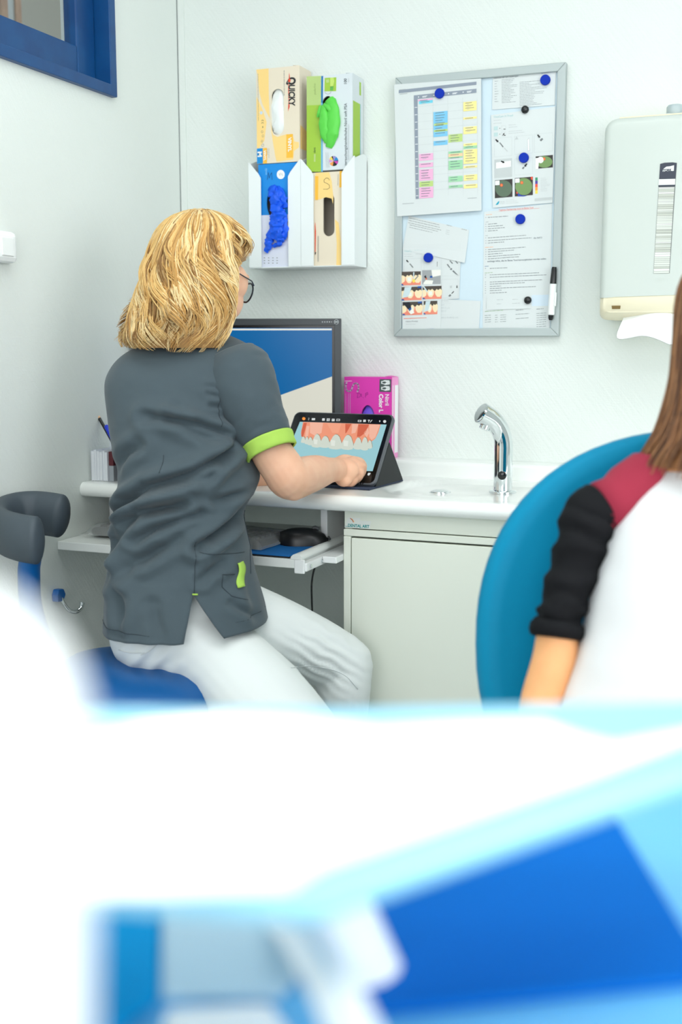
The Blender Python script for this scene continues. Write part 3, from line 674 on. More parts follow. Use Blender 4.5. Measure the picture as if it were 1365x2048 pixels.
def cal(X, Y): return (785+X*.14165, -(150+Y*.1416))
def block(x0, x1, y0, y1, m, off=.0008):
    sk = SLP*(1-.45*(y0/1900)); p.poly(fr, [cal(x0, y0), cal(x1, y0+sk*(x1-x0)), cal(x1, y1+sk*(x1-x0)), cal(x0, y1)], off, m)
block(92, 1190, 213, 258, 0); block(305, 1190, 288, 345, 0); p.poly(fr, [cal(305, 288), cal(357, 288), cal(375, 1748), cal(332, 1752)], .0010, 0)
for k in range(12): Y = 450+k*108; x0 = 358+k*1.5; p.stroke(fr, [cal(x0, Y), cal(1200, Y+SLP*(1-.45*Y/1900)*840)], .22, .0007, 9)
for X in (575, 785, 995, 1200): p.stroke(fr, [cal(X, 320), cal(X+8, 1700)], .22, .0007, 9)
for k in range(13): block(318+k*1.5, 352+k*1.5, 455+k*104, 463+k*104, 10, .0013)
items = [(362, 572, 350, 372, 1), (378, 572, 372, 412, 6), (380, 578, 1118, 1215, 1), (380, 578, 1250, 1310, 1), (382, 578, 1338, 1495, 1), (384, 578, 1508, 1582, 5), (384, 580, 1592, 1745, 1),
         (582, 782, 525, 880, 4), (590, 782, 690, 718, 5), (590, 782, 778, 808, 5), (584, 782, 935, 1000, 4), (795, 992, 845, 955, 5), (795, 992, 1082, 1118, 2), (795, 996, 1118, 1160, 7), (795, 992, 1160, 1182, 2), (795, 996, 1212, 1342, 2), (797, 996, 1435, 1515, 2), (800, 996, 1562, 1600, 2),
         (1005, 1192, 385, 515, 3), (1005, 1194, 602, 632, 3), (1006, 1195, 738, 838, 3), (1008, 1198, 972, 1008, 3), (1008, 1200, 1008, 1045, 2), (1008, 1200, 1058, 1258, 3), (1010, 1200, 1288, 1318, 3), (1012, 1202, 1415, 1495, 3), (1012, 1204, 1550, 1605, 3)]
for k_, a in enumerate(items): block(*a, off=.0008+.00001*k_)
for x0, x1, y0, y1, m_ in items:
    n_ = max(1, int((y1-y0)/36))
    for k in range(n_):
        y = y0+10+k*36
        if y+8 < y1: block(x0+26, x0+60+random.uniform(60, 110), y, y+7, 8, .0011)
        if y+22 < y1 and random.random() < .6: block(x0+46, x0+60+random.uniform(20, 60), y+15, y+21, 9, .0011)
for X in (365, 580, 790, 995): block(X, X+14, 305+(X-365)*SLP*.95, 318+(X-365)*SLP*.95, 10, .0011); block(X+60, X+130, 305+(X+60-365)*SLP*.95, 312+(X+60-365)*SLP*.95, 10, .0011); block(X+60, X+115, 318+(X+60-365)*SLP*.95, 325+(X+60-365)*SLP*.95, 10, .0011)
for X, Y, l in ((100, 205, 90), (105, 268, 110), (145, 1815, 160), (1065, 1738, 130)): block(X, X+l, Y, Y+9, 9, .0009)
p.build('print', [BARG, PINKP, GREENP, YELP, BLUP, LIMEP, CYANP, ORGP, mat('dim_ink', (96, 110, 120), .6), LGREY, WHITEINK], sh, fix=False)
# overview sheet
sh, fr = sheet('overview_sheet', 'printed two-column overview sheet in the top corner of the board', [(986.5, 153), (1113, 143), (1110.5, 210), (985, 219.5)], -.0135)
p = MB(); text(p, 'Übersicht der OPT-Leistungen', fr, 988, -157.5, 4.3, 0, rot=.085, sx=.92, slant=.1)
lines(p, fr, 990, 997.5, -206, -160, 9, .9, 1, rot=.08); lines(p, fr, 1004, 1036, -207, -158, 16, .9, 1, fill=(.45, 1), rot=.08); lines(p, fr, 1040, 1100, -213, -163, 16, .9, 1, fill=(.3, 1), rot=.085)
p.poly(fr, [(1083, -144.5), (1087, -144), (1086, -146), (1085, -148)], .0006, 2); lines(p, fr, 1088.5, 1103, -147, -143.5, 2, .7, 1, rot=.08)
p.build('print', [mat('dim_ink', (96, 110, 120), .6), mat('small_print', (110, 120, 126), .6), SKY], sh, fix=False)
# instruction sheet with camera pictures
sh, fr = sheet('instruction_sheet', 'instruction sheet with green round photos under the overview sheet', [(983, 230), (1112, 213), (1106, 405.5), (986.5, 415.5)], -.0150)
p = MB(); text(p, 'VistaCam iX Proof', fr, 988, -236, 6.0, 0, rot=.085, sx=.86)
def iz(X, Y): return (980+X*135/1365, -(260+Y*165/1668))
def ipoly(pts, m, off=.0006): p.poly(fr, [iz(*a) for a in pts], off, m)
def ibox(x0, y0, x1, y1, m, off=.0006): ipoly([(x0, y0), (x1, y0-.09*(x1-x0)), (x1, y1-.085*(x1-x0)), (x0, y1)], m, off)
def irect(x0, y0, x1, y1):
    a = [(x0, y0), (x1, y0-.09*(x1-x0)), (x1, y1-.085*(x1-x0)), (x0, y1), (x0, y0)]; p.stroke(fr, [iz(*b) for b in a], .22, .0006, 1)
lines(p, fr, 988, 1006, -250, -238, 2, .8, 1, rot=.08); lines(p, fr, 1018, 1046, -257, -248, 2, .8, 1, rot=.09); lines(p, fr, 1018, 1054, -269, -261, 2, .8, 1, rot=.09)
ibox(85, -70, 165, 10, 2); ibox(85, 55, 165, 135, 2); irect(238, -80, 325, 0); irect(240, 40, 325, 125)
for X, Y in ((205, -35), (205, 85)): p.stroke(fr, [iz(X-12, Y), iz(X+12, Y)], .35, .0007, 3); p.stroke(fr, [iz(X, Y-12), iz(X, Y+12)], .35, .0007, 3)
ipoly([(255, 110), (300, 55), (306, 62), (268, 112)], 3); ipoly([(275, 65), (310, 108), (302, 112), (268, 70)], 3); ipoly([(285, 105), (325, 100), (325, 112), (285, 115)], 3); ipoly([(280, -22), (322, -26), (322, -14), (280, -12)], 3)
irect(95, 170, 450, 545); irect(505, 130, 870, 495); irect(905, 85, 1275, 455); irect(505, 590, 870, 915)
def arrow(X, Y, dx, dy):
    l = math.hypot(dx, dy); dx, dy = dx/l, dy/l; nx, ny = -dy, dx
    ipoly([(X+nx*14, Y+ny*14), (X+dx*45+nx*14, Y+dy*45+ny*14), (X+dx*42+nx*28, Y+dy*42+ny*28), (X+dx*82, Y+dy*82), (X+dx*42-nx*28, Y+dy*42-ny*28), (X+dx*45-nx*14, Y+dy*45-ny*14), (X-nx*14, Y-ny*14)], 3, .0008)
arrow(122, 190, 1, 1); arrow(970, 95, .8, 1); arrow(752, 680, -.7, 1)
ipoly([(195, 255), (215, 250), (285, 340), (265, 352)], 4); ipoly([(285, 360), (300, 355), (370, 430), (352, 438)], 5); ipoly([(1010, 200), (1060, 160), (1085, 185), (1040, 232)], 4); ipoly([(650, 775), (685, 740), (708, 760), (680, 795)], 4)
ipoly([(545, 125), (585, 190), (508, 195)], 5); ipoly([(760, 200), (800, 150), (815, 420), (765, 432)], 5, .0005); ipoly([(770, 205), (795, 170), (803, 410), (775, 418)], 6, .0007)
ibox(95, 600, 455, 975, 5); p.poly(fr, [iz(130, 660), iz(430, 620), iz(430, 740), iz(130, 780)], .0008, 6)
arrow(230, 630, 1, .45); lines(p, fr, *[iz(130, 0)[0], iz(430, 0)[0]], iz(0, 960)[1], iz(0, 830)[1], 4, .8, 1, rot=.07)
def photo(x0, y0, x1, y1, dot, dark, rim):
    ibox(x0, y0, x1, y1, dark)
    cx, cy = (x0+x1)/2, (y0+y1)/2-.045*(x1-x0); a = (x1-x0)*.47; b_ = (y1-y0)*.47
    p.poly(fr, [iz(cx+a*math.cos(t), cy+b_*math.sin(t)) for t in [2*PI*k/26 for k in range(26)]], .0008, rim)
    p.poly(fr, [iz(dot[0]+30*math.cos(t), dot[1]+32*math.sin(t)) for t in [2*PI*k/14 for k in range(14)]], .001, 9); p.poly(fr, [iz(dot[0]+17*math.cos(t), dot[1]+17*math.sin(t)) for t in [2*PI*k/12 for k in range(12)]], .0012, 10)
photo(105, 1020, 462, 1380, (240, 1115), 7, 8); photo(508, 975, 875, 1345, (652, 1065), 7, 11); photo(930, 535, 1280, 785, (1100, 585), 7, 11)
ibox(110, 1030, 200, 1118, 6, .0011); ibox(515, 985, 605, 1070, 6, .0011); ipoly([(570, 1270), (640, 1320), (760, 1325), (700, 1342), (570, 1343)], 12, .001); ipoly([(830, 950), (870, 945), (870, 1010), (840, 1000)], 9, .001); ipoly([(540, 1240), (580, 1280), (545, 1290)], 9, .001)
p.poly(fr, [iz(1030+62*math.cos(t), 605+66*math.sin(t)) for t in [2*PI*k/20 for k in range(20)]], .0011, 6); ipoly([(930, 570), (1000, 560), (985, 790), (930, 790)], 6, .0010)
for k, m_ in enumerate((13, 14, 9, 15, 16)): ibox(922, 962+k*66, 972, 1026+k*66, m_)
lines(p, fr, iz(1030, 0)[0], iz(1230, 0)[0], iz(0, 1250)[1], iz(0, 965)[1], 11, .6, 1, rot=.08)
ibox(910, 1385, 1270, 1440, 5); lines(p, fr, iz(915, 0)[0], iz(1265, 0)[0], iz(0, 1440)[1], iz(0, 1385)[1], 1, 3.6, 4, fill=(1, 1), rot=.085, word=.5)
ipoly([(118, 1515), (165, 1455), (192, 1430), (192, 1470), (170, 1505), (140, 1515)], 17); lines(p, fr, iz(205, 0)[0], iz(320, 0)[0], iz(0, 1500)[1], iz(0, 1440)[1], 2, .9, 1, rot=.08, fill=(.8, 1)); lines(p, fr, iz(335, 0)[0], iz(640, 0)[0], iz(0, 1500)[1], iz(0, 1400)[1], 3, .6, 1, rot=.08)
p.build('print', [mat('pale_teal_ink', (164, 204, 206), .6), LGREY, mat('sea_print', (190, 214, 214), .6), INK, GREYINK, mat('silver_print', (196, 202, 202), .6), WHITEINK, mat('near_black_print', (52, 46, 44), .6), mat('moss_print', (92, 112, 92), .6), mat('red_spot', (236, 84, 60), .6), mat('orange_spot', (250, 150, 70), .6), mat('olive_print', (118, 150, 92), .6), mat('royal_print', (44, 70, 170), .6), mat('emerald_print', (60, 150, 110), .6), mat('violet_print', (80, 66, 160), .6), mat('tangerine_print', (246, 160, 60), .6), mat('sun_print', (250, 220, 90), .6), mat('turquoise_print', (20, 164, 190), .6)], sh, fix=False)
# list sheet
sh, fr = sheet('list_sheet', 'long text list with red heading in the lower corner of the board', [(969, 424), (1105, 407), (1100.5, 656), (966, 656)], -.0128)
p = MB(); text(p, 'Tägliche Markierung muss im Bema Tool', fr, 998.5, -421.8, 4.9, 1, rot=.075, sx=.86); p.stroke(fr, [(998, -422.6), (1079, -416.6)], .35, .0006, 1)
def lz(X, Y): return (965+X*150/1365, -(400+Y*140/1274))
def l2(X, Y): return (965+X*150/1365, -(520+Y*145/1320))
def row(f_, X0, X1, Y, m=0, h=1.35, sl=.07):
    (a, b), (c_, _) = f_(X0, Y), f_(X1, Y); lines(p, fr, a, c_, b-.1, b+.1, 1, h, m, fill=(1, 1), rot=sl)
for X0, X1, Y, m_ in ((70, 180, 270, 2), (62, 125, 402, 4), (55, 110, 650, 4), (55, 200, 865, 2)): row(lz, X0, X1, Y, m_)
for X1, Y in ((470, 318), (270, 440), (375, 482), (410, 524), (280, 564), (800, 690), (905, 742), (400, 784), (790, 905), (580, 945), (370, 988), (695, 1030), (670, 1072)): row(lz, 105, X1, Y, 0); row(lz, 62, 74, Y, 0)
u, v = lz(935, 706); text(p, 'die INFO', fr, u, v, 4.6, 3, rot=.06)
u, v = lz(95, 1132); text(p, 'wichtige Infos, die im Bema Tool hervorgehoben werden sollen', fr, u, v, 4.5, 3, rot=.047, sx=1.02, bold=.012)
for X0, X1, Y, m_ in ((48, 120, 118, 5), (48, 190, 238, 6), (50, 380, 938, 6), (610, 745, 915, 0), (990, 1120, 895, 0)): row(l2, X0, X1, Y, m_)
for X1, Y in ((460, 155), (1035, 272), (1170, 316), (1100, 402), (775, 440), (345, 482), (985, 520), (360, 558), (455, 602)): row(l2, 140, X1, Y, 0, sl=.045); row(l2, 55, 67, Y, 0)
for k in range(4): row(l2, 48, 160, 1012+k*40, 7); row(l2, 235, 285, 1008+k*40, 7); row(l2, 330, 435, 1004+k*40, 7)
for k in range(7): row(l2, 990, 1165, 975+k*40, 7)
row(l2, 610, 860, 990, 7); row(l2, 610, 845, 1068, 7)
MB().poly(fr, [l2(900, 640), l2(1220, 630), l2(1215, 835), l2(900, 840)], .0003, 0).build('blank_panel', mat('ice_print', (208, 224, 236), .6), sh, fix=False)
p.build('print', [mat('text_ink', (104, 112, 118), .6), mat('coral_ink', (236, 120, 110), .6), mat('orange_ink', (246, 180, 130), .6), mat('dim_ink', (96, 110, 120), .6), LGREY, mat('blue_grey_ink', (120, 150, 176), .6), mat('moss_ink', (150, 184, 140), .6), mat('pale_text', (136, 146, 148), .6), mat('ice_print', (208, 224, 236), .6)], sh, fix=False)
sh, fr = sheet('paper_strip', 'small white paper strip held by the lower black magnet', [(974, 593), (1064, 590), (1062, 617), (974, 619.5)], -.0145)
p = MB()
for X0, X1, Y in ((265, 380, 725), (265, 345, 800), (550, 655, 718), (550, 690, 790)): (lambda a, b: lines(p, fr, a[0], b[0], a[1]-.1, a[1]+.1, 1, 1.1, 0, fill=(1, 1), rot=.04))(l2(X0, Y), l2(X1, Y))
p.build('print', LGREY, sh, fix=False)
# receipt, care sheet, photo leaflet, note
sh, fr = sheet('receipt', 'tilted crumpled receipt under the schedule sheet', [(818, 431.5), (939, 460), (931, 526), (806, 499)], -.0130, bend=.004)
p = MB(); rt = -.225
for k in range(12): a = 819-k*.95; b = -(436+k*4.6); lines(p, fr, a+(4 if k in (3, 4, 5) else 0), a+random.uniform(34, 66), b-.1, b+.1, 1, 1.2, 0, fill=(1, 1), rot=rt)
for k in range(5): lines(p, fr, 893-k*.6, 900-k*.6, -(460+k*3.6)-.1, -(460+k*3.6)+.1, 1, 1.0, 1, fill=(1, 1), rot=rt)
lines(p, fr, 894, 905, -450.1, -450, 1, 1.2, 0, fill=(1, 1), rot=rt); lines(p, fr, 924, 934, -458.1, -458, 1, 1.2, 0, fill=(1, 1), rot=rt)
for Y in (474, 482, 488): p.stroke(fr, [(895, -Y), (936, -Y-9)], .25, .0006, 1)
p.build('print', [GREYINK, LGREY], sh, fix=False)
sh, fr = sheet('leaflet', 'instruction leaflet with pen drawings under the receipt', [(807, 489), (923, 486), (919, 597), (806, 605)], -.0148)
p = MB(); text(p, 'VistaCam iX Cure', fr, 809, -504, 5.6, 0, rot=.02, sx=.86); lines(p, fr, 809, 830, -515, -506, 2, .8, 1); lines(p, fr, 832, 846, -510, -506, 1, .8, 1)
def rz(X, Y): return (795+X*170/1365, -(425+Y*140/1124))
def rbx(x0, y0, x1, y1): p.stroke(fr, [rz(x0, y0), rz(x1, y0-6), rz(x1, y1-6), rz(x0, y1), rz(x0, y0)], .22, .0006, 1)
rbx(112, 742, 385, 960); rbx(432, 735, 690, 960); rbx(712, 722, 995, 1020); rbx(712, 1075, 980, 1370)
def rp(pts, m): p.poly(fr, [rz(*a) for a in pts], .0007, m)
rp([(142, 765), (160, 760), (182, 790), (180, 805), (150, 785)], 2); rp([(195, 825), (210, 818), (262, 880), (248, 890)], 3); rp([(838, 775), (855, 768), (898, 815), (882, 826)], 3); rp([(925, 772), (940, 768), (980, 815), (966, 824)], 3); rp([(795, 835), (812, 825), (855, 885), (840, 892)], 3); rp([(845, 910), (868, 888), (888, 910), (866, 925)], 3); rp([(882, 940), (905, 928), (985, 1012), (940, 990)], 3)
rp([(820, 1340), (850, 1310), (870, 1330), (845, 1355)], 3); rp([(868, 1300), (905, 1262), (914, 1270), (880, 1306)], 2); rp([(848, 1175), (880, 1172), (880, 1212), (848, 1215)], 4); rp([(955, 1170), (965, 1168), (970, 1210), (950, 1212)], 2); rp([(640, 790), (648, 790), (645, 870), (640, 870)], 3)
p.build('print', [mat('pale_teal_ink', (164, 204, 206), .6), LGREY, INK, GREYINK, mat('silver_print', (196, 202, 202), .6)], sh, fix=False)
sh, fr = sheet('photo_leaflet', 'leaflet with six tooth photos in the bottom corner of the board', [(802, 546), (884, 540), (882, 657), (806, 660)], -.0162)
p = MB()
def vz(X, Y): return (795+X*170/1365, -(540+Y*125/1004))
def vp(pts, m, off=.0007): p.poly(fr, [vz(*a) for a in pts], off, m)
def tooth_photo(x0, y0, x1, y1, kind):
    w_, h_ = x1-x0, y1-y0; g = lambda a, b: (x0+a*w_, y0+b*h_-.03*a*w_)
    if kind == 'kit':
        vp([g(0, 0), g(1, 0), g(1, 1), g(0, 1)], 0); vp([g(.5, 0), g(1, 0), g(1, .4), g(.55, .5)], 7, .0009); vp([g(.05, .95), g(.2, .7), g(.6, .75), g(.55, 1), g(.1, 1)], 7, .0009); vp([g(.1, .45), g(.2, .35), g(.25, .6), g(.16, .55)], 4, .001); vp([g(.17, .55), g(.25, .52), g(.27, .68), g(.2, .68)], 3, .001); vp([g(.42, .42), g(.56, .42), g(.56, .55), g(.42, .55)], 5, .001)
        return
    vp([g(0, 0), g(1, 0), g(1, 1), g(0, 1)], 2); vp([g(0, 0), g(1, 0), g(1, .35), g(0, .4)], 1, .0008)
    for cx, r_ in ((.06, .2), (.43, .2), (.85, .21)):
        vp([g(cx-r_, .42), g(cx-r_*.55, .24), g(cx-r_*.1, .32), g(cx+r_*.4, .22), g(cx+r_*.9, .36), g(cx+r_*.8, .65), g(cx+r_*.3, .86), g(cx-r_*.4, .84), g(cx-r_*.85, .65)] if 0 < cx-r_ else [g(0, .3), g(.1, .26), g(.22, .36), g(.2, .7), g(.1, .82), g(0, .84)], 6, .0010)
        if 0 < cx-r_ and cx+r_ < 1: vp([g(cx-r_*.6, .42), g(cx+r_*.4, .4), g(cx+r_*.4, .7), g(cx-r_*.4, .72)], 7, .0012)
    if kind == 'curing': vp([g(.0, .05), g(.36, .0), g(.45, .45), g(.3, .6)], 4, .0014); vp([g(.3, .55), g(.42, .42), g(.46, .55), g(.36, .72)], 5, .0016); vp([g(.32, .75), g(.4, .58), g(.55, .6), g(.6, .85), g(.42, .95)], 7, .0016)
    elif kind == 'cloth': vp([g(.15, .02), g(.5, .0), g(.4, .5), g(.3, .75), g(.02, .8), g(.1, .4)], 8, .0014)
    elif kind == 'tip': vp([g(0, 0), g(.08, 0), g(.28, .42), g(.22, .46)], 8, .0014)
    else: vp([g(.62, .05), g(.68, .05), g(.66, .6), g(.62, .6)], 8, .0014); vp([g(.86, .3), g(.9, .34), g(.72, .64), g(.68, .6)], 9, .0014); vp([g(.58, .6), g(.7, .55), g(.72, .8), g(.6, .82)], 10, .0015)
    vp([g(0, .9), g(.1, .9), g(.14, 1), g(0, 1)], 5, .0016)
tooth_photo(58, 30, 378, 248, 'probe'); tooth_photo(400, 5, 698, 230, 'kit'); tooth_photo(72, 275, 392, 490, 'cloth'); tooth_photo(408, 262, 712, 470, 'tip'); tooth_photo(85, 515, 402, 728, 'curing'); tooth_photo(425, 500, 645, 715, 'cloth')
for X, Y in ((330, 275), (335, 520)): vp([(X, Y-12), (X+60, Y-16), (X+60, Y+12), (X-5, Y+16)], 5, .0016)
vp([(105, 775), (470, 764), (472, 770), (105, 784)], 3); u, v = vz(135, 838); text(p, 'Admira Protect', fr, u, v, 3.9, 11, rot=.03); lines(p, fr, vz(138, 0)[0], vz(295, 0)[0], vz(0, 880)[1], vz(0, 860)[1], 1, .9, 12, fill=(1, 1)); vp([(105, 958), (330, 945), (585, 938), (585, 950), (105, 962)], 5)
p.build('print', [mat('photo_grey', (160, 164, 166), .6), mat('photo_dark', (74, 66, 58), .6), mat('gum_pink', (240, 140, 116), .6), mat('vermilion_print', (240, 110, 60), .6), mat('photo_black', (20, 24, 36), .6), mat('cobalt_print', (10, 80, 160), .6), mat('tooth_cream', (246, 226, 186), .6), mat('tooth_white', (240, 240, 232), .6), mat('photo_mist', (204, 222, 226), .6), GREYINK, mat('sun_print', (250, 220, 90), .6), mat('text_ink', (104, 112, 118), .6), LGREY], sh, fix=False)
sh, fr = sheet('note_sheet', 'white note with faint pencil writing beside the tooth photos', [(877, 598), (962, 602), (958.5, 658), (876, 660)], -.0142)
p = MB()
for X, Y, s in ((690, 505, 'BZ Cure'), (690, 570, 'Lam:'), (700, 622, '20/12 y 6'), (700, 672, '30/12'), (690, 775, 'Lam. y A (Berg...pt)')): u, v = vz(X, Y); text(p, s, fr, u, v, 4.6, 0, slant=.15, rot=.01)
p.stroke(fr, [vz(670, 528), vz(865, 534)], .25, .0006, 0); p.stroke(fr, [vz(665, 718), vz(890, 722)], .25, .0006, 0)
p.build('print', mat('pencil', (192, 200, 202), .7), sh, fix=False)
BLUM = mat('blue_magnet', (0, 46, 172), .5, spec=.2); BLKM = mat('black_magnet', (24, 26, 28), .2)
for x, y, Y, lab in ((880.5, 187.5, -.0222, 'blue magnet at the top of the schedule sheet'), (1092, 160.5, -.0142, 'blue magnet in the top corner of the overview sheet'), (1049, 316, -.0158, 'blue magnet in the middle of the instruction sheet'), (1042, 438.5, -.0134, 'blue magnet under the red heading of the text list'), (858, 515.5, -.0158, 'blue magnet above the tooth photos')):
    o = MB().lathe([(.0112, 0), (.0112, .006), (.0104, .0072), (.002, .0073)], 28, c=onp(x, y, 1, Y), axis=(0, -1, 0)).build('magnet', BLUM, smooth=40); tag(o, lab, 'magnet', 'blue board magnets')
for x, y, Y, lab in ((1051, 219.5, -.0160, 'black domed magnet between the overview and instruction sheets'), (1056.5, 600.5, -.0152, 'black domed magnet on the small paper strip')):
    o = MB().lathe([(.0088, 0), (.0086, .003), (.0072, .006), (.004, .0078), (.0005, .0082)], 24, c=onp(x, y, 1, Y), axis=(0, -1, 0)).build('magnet', BLKM, smooth=60); tag(o, lab, 'magnet', 'black board magnets')
mk = thing('marker_pen', 'white board marker with black cap clipped to the board frame', 'marker', (0, 0, 0))
a, b_, c_, d_ = onp(1109.5, 534, 1, -.029), onp(1107, 568, 1, -.029), onp(1102.8, 630, 1, -.029), onp(1102, 640.5, 1, -.029)
MB().tube([a, a.lerp(b_, .12), b_.lerp(a, .02)], [.0052, .0062, .0076], 18).build('cap', BLKM, mk, smooth=40)
MB().tube([b_, b_.lerp(c_, .98), c_], [.0080, .0080, .0066], 18).build('barrel', TRIMW, mk, smooth=40)
MB().tube([c_, c_.lerp(d_, .6), d_], [.0060, .0058, .0036], 18).build('end_plug', BLKM, mk, smooth=40)
e = onp(1112, 585, 1, -.034); MB().tube([e, onp(1110.5, 612, 1, -.034)], .0028, 8).build('clip', TRIMW, mk, smooth=40)

# ================================================================== paper towel dispenser
TW = mat('white_abs', (202, 210, 204), .36); TWY = mat('yellowed_abs', (236, 228, 200), .35)
td = thing('towel_dispenser', 'white wall paper towel dispenser with narrow viewing window', 'towel dispenser', (0, 0, 0))
tx0, tx1, tz0, tz1, ty = 1.0965, 1.372, 1.283, 1.6515, -.132
def rrect(x0, x1, z0, z1, r, n=6):
    out = []
    for cx, cz, a0 in ((x1-r, z1-r, 0), (x0+r, z1-r, 90), (x0+r, z0+r, 180), (x1-r, z0+r, 270)):
        for k in range(n+1): a = R(a0+90*k/n); out.append((cx+r*math.cos(a), cz+r*math.sin(a)))
    return out
rows = []
for y, ins, r in ((-.012, .010, .02), (-.03, .006, .024), (-.09, .001, .026), (-.112, .0, .027), (-.124, .0025, .026), (-.130, .008, .024), (ty, .016, .02)):
    pts = rrect(tx0+ins, tx1-ins, tz0+ins*.0, tz1-ins, r); row = []
    for x, z in pts:
        if z < tz0+r and (x < tx0+ins+r or x > tx1-ins-r): x = tx0+ins if x < (tx0+tx1)/2 else tx1-ins
        if z < tz0+.03: z = max(z, tz0)+.012*math.exp(-((x-1.26)/.075)**2)-.004+(0 if abs(x-(tx0+tx1)/2) < .11 else -.002)
        row.append((x, y, z))
    rows.append(row)
MB().grid(rows, closeu=True, cap0=True, cap1=True).build('cover', TW, td, smooth=45)
rows = []
for y, ins in ((-.002, .004), (-.03, .003), (-.10, .0), (-.122, .004), (-.130, .012)):
    pts = rrect(tx0+ins-.001, tx1-ins+.001, 1.232+(.0 if y > -.1 else (-.1-y)*.5), tz0+.007, .016, 5); rows.append([(x, y, z) for x, z in pts])
MB().grid(rows, closeu=True, cap0=True, cap1=True).build('base_tray', TWY, td, smooth=45)
MB().box(1.125, 1.345, -.112, -.001, 1.6505, 1.6545).build('top_cap', TWY, td, bevel=.002)
lk = MB().box(tx0+.12, tx0+.154, -.075, -.045, 1.6545, 1.662); lk.lathe([(.016, 0), (.018, .006), (.018, .018), (.015, .022)], 20, c=(tx0+.137, -.06, 1.658)); lk.build('lock', mat('grey_lock', (176, 190, 194), .35), td, smooth=40)
fr = pfr((0, ty, 0), (0, -1, 0))
def tz(X, Y): return (1260+X*105/524, -(290+Y*410/2048))
wd = MB(); wd.poly(fr, [tz(305, 188), tz(350, 176), tz(430, 172), tz(474, 178), tz(400, 1280), tz(238, 1282)], .0006, 0); wd.build('viewing_window', mat('grey_shadow_gap', (120, 126, 124), .5), td, fix=False)
st = MB(); random.seed(3); Y = 425
while Y < 1272:
    h_ = random.uniform(9, 26); xl = 292-(Y-400)*.062+2; xr = 452-(Y-400)*.062-3; m_ = random.choice((0, 0, 0, 1, 2))
    st.poly(fr, [tz(xl, Y), tz(xr, Y-2), tz(xr, Y+h_-5), tz(xl, Y+h_-2)], .0009+random.uniform(0, .0008), m_); Y += h_
st.build('towel_edges', [mat('towel_pale', (218, 222, 214), .8), mat('towel_shade', (196, 200, 190), .8), mat('towel_light', (232, 236, 230), .8)], td, fix=False)
lb = MB(); lb.poly(fr, [tz(308, 190), tz(350, 179), tz(430, 175), tz(471, 180), tz(458, 336), tz(296, 340)], .0016, 0); lb.poly(fr, [tz(292, 342), tz(457, 338), tz(455, 396), tz(290, 400)], .0016, 1)
MB().poly(fr, [tz(288, 402), tz(455, 398), tz(453, 412), tz(288, 418)], .0014, 0).build('stack_presser', mat('navy_label', (40, 48, 66), .4), td, fix=False)
u, v = tz(330, 264); lb.poly(fr, [tz(330, 266), tz(335, 240), tz(368, 216), tz(405, 212), tz(445, 202), tz(442, 258), tz(400, 262)], .0019, 1); text(lb, 'TORK', fr, u+.4, v-.2, 7.0, 0, .0022, .03, .05, .92)
u, v = tz(303, 1345); MB().stroke(fr, [(u-5, v-2), (u-2.4, v+4), (u, v-1), (u+2.4, v+4), (u+5, v-2), (u-5, v-2)], .5, .0008, 0).build('relief_mark', mat('relief_grey', (206, 212, 206), .5), td, fix=False)
lb.build('brand_label', [mat('navy_label', (40, 48, 66), .4), mat('label_white', (230, 236, 234), .5), mat('relief_grey', (206, 212, 206), .5)], td, fix=False)
MB().prism([(0, 0), (.017, 0), (.0175, .007), (-.001, .007)], onp(1225, 618, 1, -.1315), (1, 0, 0), (0, 0, 1), (0, .003, 0)).build('slot', mat('slot_brown', (120, 96, 50), .7), td)
pt_ = MB(); g = lambda x, y, Y: onp(x, y, 1, Y)
rows = [[g(1256, 612, -.085), g(1278, 606, -.085), g(1300, 602, -.08), g(1335, 600, -.08), g(1372, 606, -.08)], [g(1243, 645, -.118), g(1277, 630, -.122), g(1305, 624, -.135), g(1338, 622, -.137), g(1372, 632, -.13)],
        [g(1222, 686, -.132), g(1266, 677, -.135), g(1290, 672, -.156), g(1325, 685, -.16), g(1356, 704, -.156)]]
pt_.grid(rows); o = pt_.build('paper_towel', mat('soft_white_paper', (246, 248, 248), .85), sub=2, solid=.0005, smooth=60)
tag(o, 'white paper towel hanging out of the dispenser', 'paper towel')

# ================================================================== monitor
MBZ = mat('charcoal_bezel', (62, 66, 70), .45); MBK = mat('black_bezel', (16, 17, 19), .3)
beta = R(20); mtr = Vector((.489, -.108, 1.240)); mw, mh = .50, .325
mc = mtr-Vector((math.cos(beta), math.sin(beta), 0))*(mw/2)
mn = thing('computer_monitor', 'black computer monitor with blue screen behind the seated person', 'monitor', (mc.x, mc.y, WT), beta)
zt = 1.240-WT; zb = zt-mh; hw = mw/2
for a in ([(-hw, zt), (hw, zt), (hw-.016, zt-.016), (-hw+.016, zt-.016)], [(hw, zt), (hw, zb), (hw-.016, zb+.016), (hw-.016, zt-.016)], [(hw, zb), (-hw, zb), (-hw+.016, zb+.016), (hw-.016, zb+.016)], [(-hw, zb), (-hw, zt), (-hw+.016, zt-.016), (-hw+.016, zb+.016)]):
    MB().prism(a, (0, 0, 0), (1, 0, 0), (0, 0, 1), (0, .022, 0)).build('bezel', MBZ, mn, bevel=.001)
MB().box(-hw+.004, hw-.004, .022, .05, zb+.01, zt-.01).build('rear_shell', MBK, mn, bevel=.006)
f = MB(); i0, i1 = hw-.016, hw-.022
